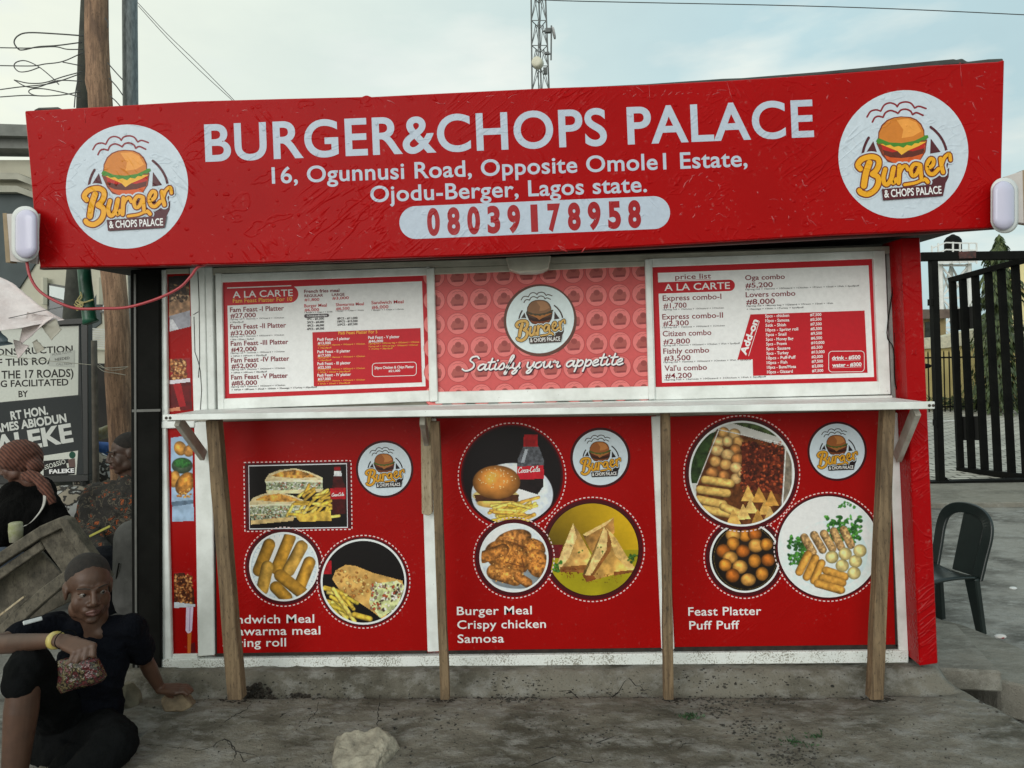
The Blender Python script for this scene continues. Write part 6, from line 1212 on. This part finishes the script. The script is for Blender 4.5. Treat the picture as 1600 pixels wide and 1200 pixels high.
def hand(mb, wrist, knuckle, side, tips, thumb, k=1.0):
    """palm from wrist to knuckle row (side = unit vector across the row), four finger chains, thumb"""
    w_ = Vector(wrist); kn = Vector(knuckle); side = Vector(side).normalized()
    for j in (-1.5, -.5, .5, 1.5): mb.cap(w_ + side * j * .010 * k, kn + side * j * .0175 * k, .014 * k, .0115 * k)
    for j, (mid, tip) in zip((-1.5, -.5, .5, 1.5), tips):
        a = kn + side * j * .0175 * k; mb.cap(a, a + Vector(mid), .0095 * k, .0085 * k); mb.cap(a + Vector(mid), a + Vector(tip), .0085 * k, .0068 * k)
    a = w_.lerp(kn, .3) + side * thumb[0] * .02 * k; mb.cap(a, a + Vector(thumb[1]), .0125 * k, .0095 * k); mb.cap(a + Vector(thumb[1]), a + Vector(thumb[2]), .0095 * k, .0075 * k)

# ---- the boy
hd = at(139, 917, -.42); YB_ = -.42
boy = thing('person', 'boy in dark navy shirt sitting on the ground left of the stall', 'person', at(120, 1168, -.38))
Fv = Vector((math.sin(R_(42)), -math.cos(R_(42)), -.10)); Uv = Vector((-.04, .08, 1)).normalized()
b = MB(); T, M, S_ = head(b, None, hd, Fv, Uv, .99)
nk = at(147, 992, -.40); chest = at(142, 1032, -.40); b.cap(at(147, 955, -.41), nk, .045, .052); b.cap(nk, chest, .055, .07); b.ball(at(148, 990, -.425), (.048, .024, .03))
rs, re, rw = at(88, 978, -.44), at(-10, 1008, -.62), at(94, 1000, -.76); ls, le, lw = at(204, 978, -.38), at(227, 1032, -.26), at(250, 1076, -.20)
b.cap(rs, re, .036, .031); b.cap(re, re.lerp(rw, .35), .031, .031); b.cap(re.lerp(rw, .35), rw, .031, .020)
b.cap(ls, le, .034, .028); b.cap(le, le.lerp(lw, .35), .028, .028); b.cap(le.lerp(lw, .35), lw, .028, .019)
# right hand hangs from the wrist over the knee and pinches a packet
kn = at(132, 1014, -.80); ax_ = (at(147, 1010, -.79) - at(112, 1022, -.81)).normalized()
hand(b, rw, kn, ax_, [(Vector((-.012, -.012, -.030)), Vector((-.026, .006, -.050))), (Vector((-.006, -.016, -.032)), Vector((-.014, .002, -.056))), (Vector((.000, -.016, -.030)), Vector((-.006, .002, -.054))), (Vector((.006, -.012, -.026)), Vector((.002, .006, -.046)))], (1.2, Vector((.030, .02, -.030)), Vector((.034, .015, -.055))), .98)
# left hand flat on the stone
kn2 = at(279, 1077, -.215); sd2 = Vector((.15, -.9, -.12))
hand(b, lw, kn2, sd2, [(Vector((.030, -.004, .002)), Vector((.048, -.004, -.012))), (Vector((.034, -.002, .004)), Vector((.054, -.002, -.010))), (Vector((.032, .0, .004)), Vector((.050, .002, -.010))), (Vector((.026, .002, .003)), Vector((.040, .004, -.010)))], (-1.0, Vector((.02, -.035, -.018)), Vector((.044, -.045, -.024))), .92)
# legs: near shin upright at the frame edge, other leg folded
kr, ar = at(40, 1048, -.70), at(18, 1255, -.74); b.cap(kr, kr.lerp(ar, .3), .046, .050); b.cap(kr.lerp(ar, .3), ar, .050, .032); b.cap(ar, ar + Vector((.05, -.12, -.02)), .036, .028)
hl, klf, fl = at(150, 1140, -.40), at(190, 1158, -.58), at(110, 1225, -.70); b.cap(hl, klf, .05, .035); b.cap(klf, fl, .03, .03); b.cap(at(95, 1130, -.40), kr, .06, .05)
body = organic('body', b, SKB, boy, .0040, 5)
face_bits(boy, T, M, .99, (-.25, .95, -.02))
b = MB(); b.ball(T(0, -.0295, .0390), S_(.0731, .0890, .0752), M, 5)
for i, v in enumerate(b.v):
    d = v - hd; b.v[i] = hd + d * (1 + .012 * (vnoise(np.array([d.x * 1.0 + 5]), np.array([d.z + d.y + 5]), .018, 4)[0] - .47) - .004 * (d.z < .045))
o2 = b.build('hair', HAIR, boy, 0, True)
b = MB(); b.ball(at(144, 1040, -.40), (.130, .088, .15)); b.ball(at(147, 1006, -.40), (.120, .062, .050)); b.cap(at(96, 986, -.43), at(124, 984, -.42), .047, .047); b.cap(at(172, 983, -.39), at(198, 982, -.38), .047, .047); b.ball(at(140, 1100, -.38), (.122, .095, .15)); b.ball(at(134, 1148, -.40), (.140, .12, .09))
b.cap(rs, rs.lerp(re, .60), .050, .052); b.cap(ls, ls.lerp(le, .72), .050, .050); shirt = organic('shirt', b, NAVY, boy, .006, 4, fold=.010, fdir=(.5, .2, 1), fs=.06)
# bare skin of the V neck and the white sleeve flash
b = MB(); rr = rs.lerp(re, .52); dv = (re - rs).normalized(); q0 = rs.lerp(re, .48)
b.beam(at(36, 974, -.60), at(66, 966, -.555), .014, .006, (0, -1, .4)); b.build('sleeve_stripe', mat('white stripe', (.62, .64, .64), None, 20, .7), shirt, .002)
b = MB(); b.cap(at(100, 1128, -.42), at(42, 1040, -.70), .085, .064); b.cap(at(42, 1036, -.69), at(35, 1060, -.70), .064, .064); b.ball(at(120, 1150, -.42), (.17, .16, .09)); b.cap(at(140, 1140, -.42), at(184, 1158, -.58), .082, .066); b.cap(at(184, 1160, -.58), at(110, 1225, -.68), .066, .064); b.cap(at(150, 1155, -.5), at(100, 1225, -.6), .07, .07); b.cap(at(192, 1150, -.5), at(199, 1172, -.45), .03, .028)
organic('shorts', b, mat('dark shorts', (.006, .0065, .007), (.0035, .004, .004), 8, .95, .5, 9, spec=.08, dist=.04), boy, .007, 4, fold=.014, fdir=(.8, .4, .6), fs=.08)
b = MB(); b.ball(at(203, 1168, -.44), (.03, .06, .026)); b.ball(at(196, 1178, -.50), (.028, .05, .02)); organic('shoe', b, BLKC, boy, .006, 3)
dirw = (rw - re).normalized(); wq = dirw.to_track_quat('Z', 'Y').to_matrix()
b = MB(); b.lathe(rw - dirw * .022, [(.0272, -.010), (.0275, 0), (.0262, .010)], 20, wq); b.build('wristband', mat('yellow wristband', (.50, .38, .06), (.42, .36, .16), 30, .4), boy, 0, True)
b = MB(); pw = [rw + dirw * .028 + wq @ Vector((math.cos(a) * .0345, math.sin(a) * .027, 0)) for a in np.linspace(0, 6.283, 20)]; b.tube(pw, .0016, 5); b.build('bracelet', BLACKP, boy)
def packet_mat():
    m, nd, lk, b = nodes('printed snack packet'); n = tex(nd, lk, 42, 3, (1, 1, 1), .5); r = ramp(nd, lk, n.outputs[0], [(.36, (.012, .008, .008)), (.43, (.10, .012, .015)), (.48, (.02, .012, .010)), (.54, (.03, .025, .012)), (.58, (.15, .115, .05)), (.61, (.02, .016, .010)), (.67, (.10, .018, .018)), (.72, (.18, .13, .10))]); lk.new(r.outputs[0], b.inputs['Base Color']); b.inputs['Roughness'].default_value = .25; n2 = tex(nd, lk, 22, 3); bumpn(nd, lk, b, n2.outputs[0], 1, .03); return m
pk = [(90, 1033), (104, 1029), (122, 1032), (140, 1028), (151, 1032), (157, 1043), (164, 1058), (158, 1066), (140, 1073), (118, 1077), (95, 1084), (88, 1074), (91, 1058)]
b = MB(); cx_, cy_ = 125, 1055; rings = []
for s_, y in ((1.0, -.812), (.80, -.826), (.45, -.832), (.05, -.834)): rings.append([at(cx_ + (x - cx_) * s_ + random.uniform(-2, 2) * (s_ < 1), cy_ + (yy - cy_) * s_ + random.uniform(-2, 2) * (s_ < 1), y + random.uniform(-.004, .004) * (s_ < 1)) for x, yy in pk])
V = [v for q in rings for v in q]; n_ = len(pk); fs = [(i * n_ + k, i * n_ + (k + 1) % n_, (i + 1) * n_ + (k + 1) % n_, (i + 1) * n_ + k) for i in range(3) for k in range(n_)] + [tuple(3 * n_ + k for k in range(n_))]
back = [Vector((v.x, v.y + .012, v.z)) for v in rings[0]]; V += back; q = 4 * n_; fs += [(k, (k + 1) % n_, q + (k + 1) % n_, q + k) for k in range(n_)] + [tuple(q + k for k in range(n_))[::-1]]
b.add(V, fs); tag(b.build('snack_packet', packet_mat(), None, 0, True), 'crumpled dark red snack packet held in the hand of the boy', 'packet')

# ---- the man
YM_ = 1.55; man = thing('person', 'man in dark orange-patterned shirt seated behind the black side post, looking down', 'person', at(180, 960, YM_))
hm = at(196, 707, YM_); Fm = Vector((-.80, -.60, -.20)); b = MB(); T, M, S_ = head(b, None, hm, Fm, Vector((-.08, 0, 1)), 1.06)
b.cap(at(200, 725, YM_ + .03), at(203, 760, YM_ + .06), .062, .07);
organic('body', b, SKM, man, .006, 5); face_bits(man, T, M, 1.06, (0, .75, -.65))
b = MB(); b.ball(T(0, -.030, .042), S_(.0745, .090, .0745), M, 4); b.build('hair', HAIR, man, 0, True)
def shirtmat():
    m, nd, lk, b = nodes('orange patterned shirt'); n = tex(nd, lk, 9, 4, (1, 1, 1), .6); v = nd.new('ShaderNodeTexVoronoi'); v.inputs['Scale'].default_value = 22; t = nd.new('ShaderNodeTexCoord'); mx_ = nd.new('ShaderNodeVectorMath'); mx_.operation = 'MULTIPLY_ADD'; mx_.inputs[1].default_value = (.15,) * 3; lk.new(n.outputs['Color'], mx_.inputs[0]); lk.new(t.outputs['Object'], mx_.inputs[2]); lk.new(mx_.outputs[0], v.inputs['Vector'])
    c1 = ramp(nd, lk, v.outputs['Distance'], [(.10, (.02, .014, .010)), (.2, (.34, .085, .016)), (.26, (.26, .05, .012)), (.3, (.03, .022, .016)), (.42, (.018, .017, .013)), (.5, (.12, .10, .07)), (.55, (.015, .013, .011))]).outputs[0]
    k = ramp(nd, lk, n.outputs[0], [(.40, (0, 0, 0)), (.50, (1, 1, 1))]).outputs[0]; c = mixc(nd, lk, k, (.018, .016, .013), c1); lk.new(c, b.inputs['Base Color']); b.inputs['Roughness'].default_value = .85; n2 = tex(nd, lk, 10, 4); bumpn(nd, lk, b, n2.outputs[0], .7, .04); return m
b = MB(); b.cap(at(150, 775, YM_), at(225, 772, YM_), .09, .09); b.ball(at(190, 810, YM_), (.24, .16, .24)); b.cap(at(145, 778, YM_ - .02), at(132, 822, YM_ - .12), .075, .065); b.cap(at(132, 822, YM_ - .12), at(160, 862, YM_ - .3), .065, .055); b.cap(at(203, 752, YM_ + .03), at(203, 765, YM_), .075, .09); b.ball(at(180, 855, YM_ - .05), (.26, .18, .12))
organic('shirt', b, shirtmat(), man, .011, 4, fold=.016, fdir=(1, 0, .5), fs=.1)
b = MB(); b.cap(at(168, 800, YM_ - .14), at(200, 858, YM_ - .12), .04, .04); b = MB(); b.cap(at(215, 890, YM_), at(158, 880, YM_ - .5), .12, .09); b.cap(at(158, 880, YM_ - .5), at(168, 965, YM_ - .5), .085, .06); b.cap(at(225, 890, YM_), at(190, 890, YM_ - .45), .12, .09); b.cap(at(190, 890, YM_ - .45), at(188, 965, YM_ - .4), .085, .06); b.cap(at(135, 865, YM_ - .1), at(128, 950, YM_ - .2), .09, .08); organic('trousers', b, TROU, man, .011, 4, fold=.02, fdir=(.6, .3, 1), fs=.1)
b = MB(); b.beam(at(140, 838, YM_ - .5), at(172, 822, YM_ - .5), .012, .006, (0, -1, .3)); b.build('trim', mat('yellow green trim', (.35, .33, .06), None, 20, .8), man)

# ---- the woman
YW_ = 1.35; wom = thing('person', 'woman in black top and ribbed rust headscarf bending forward at left edge', 'person', at(30, 960, YW_))
b = MB(); hw = at(24, 722, YW_); Fw = Vector((-.95, -.15, -.45)); T, M, S_ = head(b, None, hw, Fw, Vector((-.35, 0, .95)), 1.0); b.cap(hw + Vector((.02, .02, -.05)), at(50, 775, YW_ + .03), .055, .06)
organic('body', b, SKW, wom, .007, 3)
def scarfmat():
    m, nd, lk, b = nodes('ribbed rust headscarf'); wv = nd.new('ShaderNodeTexWave'); wv.inputs['Scale'].default_value = 22; wv.inputs['Distortion'].default_value = 1.5; wv.inputs['Detail'].default_value = 2; wv.bands_direction = 'DIAGONAL'; t = nd.new('ShaderNodeTexCoord'); lk.new(t.outputs['Object'], wv.inputs['Vector'])
    r = ramp(nd, lk, wv.outputs[0], [(.2, (.065, .024, .017)), (.7, (.15, .058, .037))]); lk.new(r.outputs[0], b.inputs['Base Color']); b.inputs['Roughness'].default_value = .9; bumpn(nd, lk, b, wv.outputs[0], .5, .006); return m
SCF = scarfmat(); b = MB(); b.ball(at(30, 712, YW_), (.125, .115, .10), Matrix.Rotation(R_(-12), 3, 'Y')); b.ball(at(42, 716, YW_ + .01), (.085, .10, .09)); b.ball(at(56, 728, YW_ - .03), (.04, .06, .045))
scarf = organic('headscarf', b, SCF, wom, .007, 3, fold=.008, fdir=(.3, 0, 1), fs=.05)
b = MB()
L = [at(*q) for q in catmull([(44, 738, YW_ - .10), (56, 746, YW_ - .13), (68, 757, YW_ - .15), (76, 772, YW_ - .16), (82, 788, YW_ - .16)], 4)]
b.tube(L, [.02 + .013 * math.sin(k / 16 * 3) for k in range(len(L))], 10); L = [at(*q) for q in catmull([(36, 742, YW_ - .12), (50, 748, YW_ - .14), (62, 745, YW_ - .13)], 4)]; b.tube(L, .022, 8)
organic('scarf_tail', b, SCF, scarf, .006, 2, fold=.012, fdir=(1, .3, .5), fs=.035)
b = MB(); b.cap(at(28, 775, YW_), at(60, 770, YW_ + .05), .10, .10); b.ball(at(40, 815, YW_), (.24, .17, .24)); b.cap(at(62, 778, YW_ + .02), at(98, 850, YW_ - .02), .09, .10); b.cap(at(20, 800, YW_ - .1), at(-20, 870, YW_ - .25), .085, .07); b.ball(at(50, 870, YW_ + .02), (.30, .2, .22)); b.ball(at(85, 840, YW_), (.12, .14, .16))
top_ = organic('black_top', b, BLKC, wom, .012, 4, fold=.02, fdir=(1, 0, -.6), fs=.12)
b = MB(); st = catmull([(64, 757, YW_ - .12), (70, 772, YW_ - .17), (68, 790, YW_ - .20), (58, 806, YW_ - .215), (46, 818, YW_ - .215), (37, 822, YW_ - .21)], 5)
band(b, [at(*q) for q in st], [Vector((.75, 0, .4)) * .011] * len(st), Vector((0, .004, 0))); b.build('strap', mat('white strap', (.46, .45, .42), None, 20, .8), wom)
b = MB(); b.cap(at(20, 905, YW_ - .1), at(-60, 900, YW_ - .5), .13, .10); b.cap(at(60, 905, YW_ - .05), at(0, 880, YW_ - .5), .12, .09); b.cap(at(0, 880, YW_ - .5), at(-5, 960, YW_ - .5), .08, .06); organic('jeans', b, mat('blue grey jeans', (.07, .09, .13), (.045, .06, .085), 12, .9, .4, 30), wom, .014, 4)
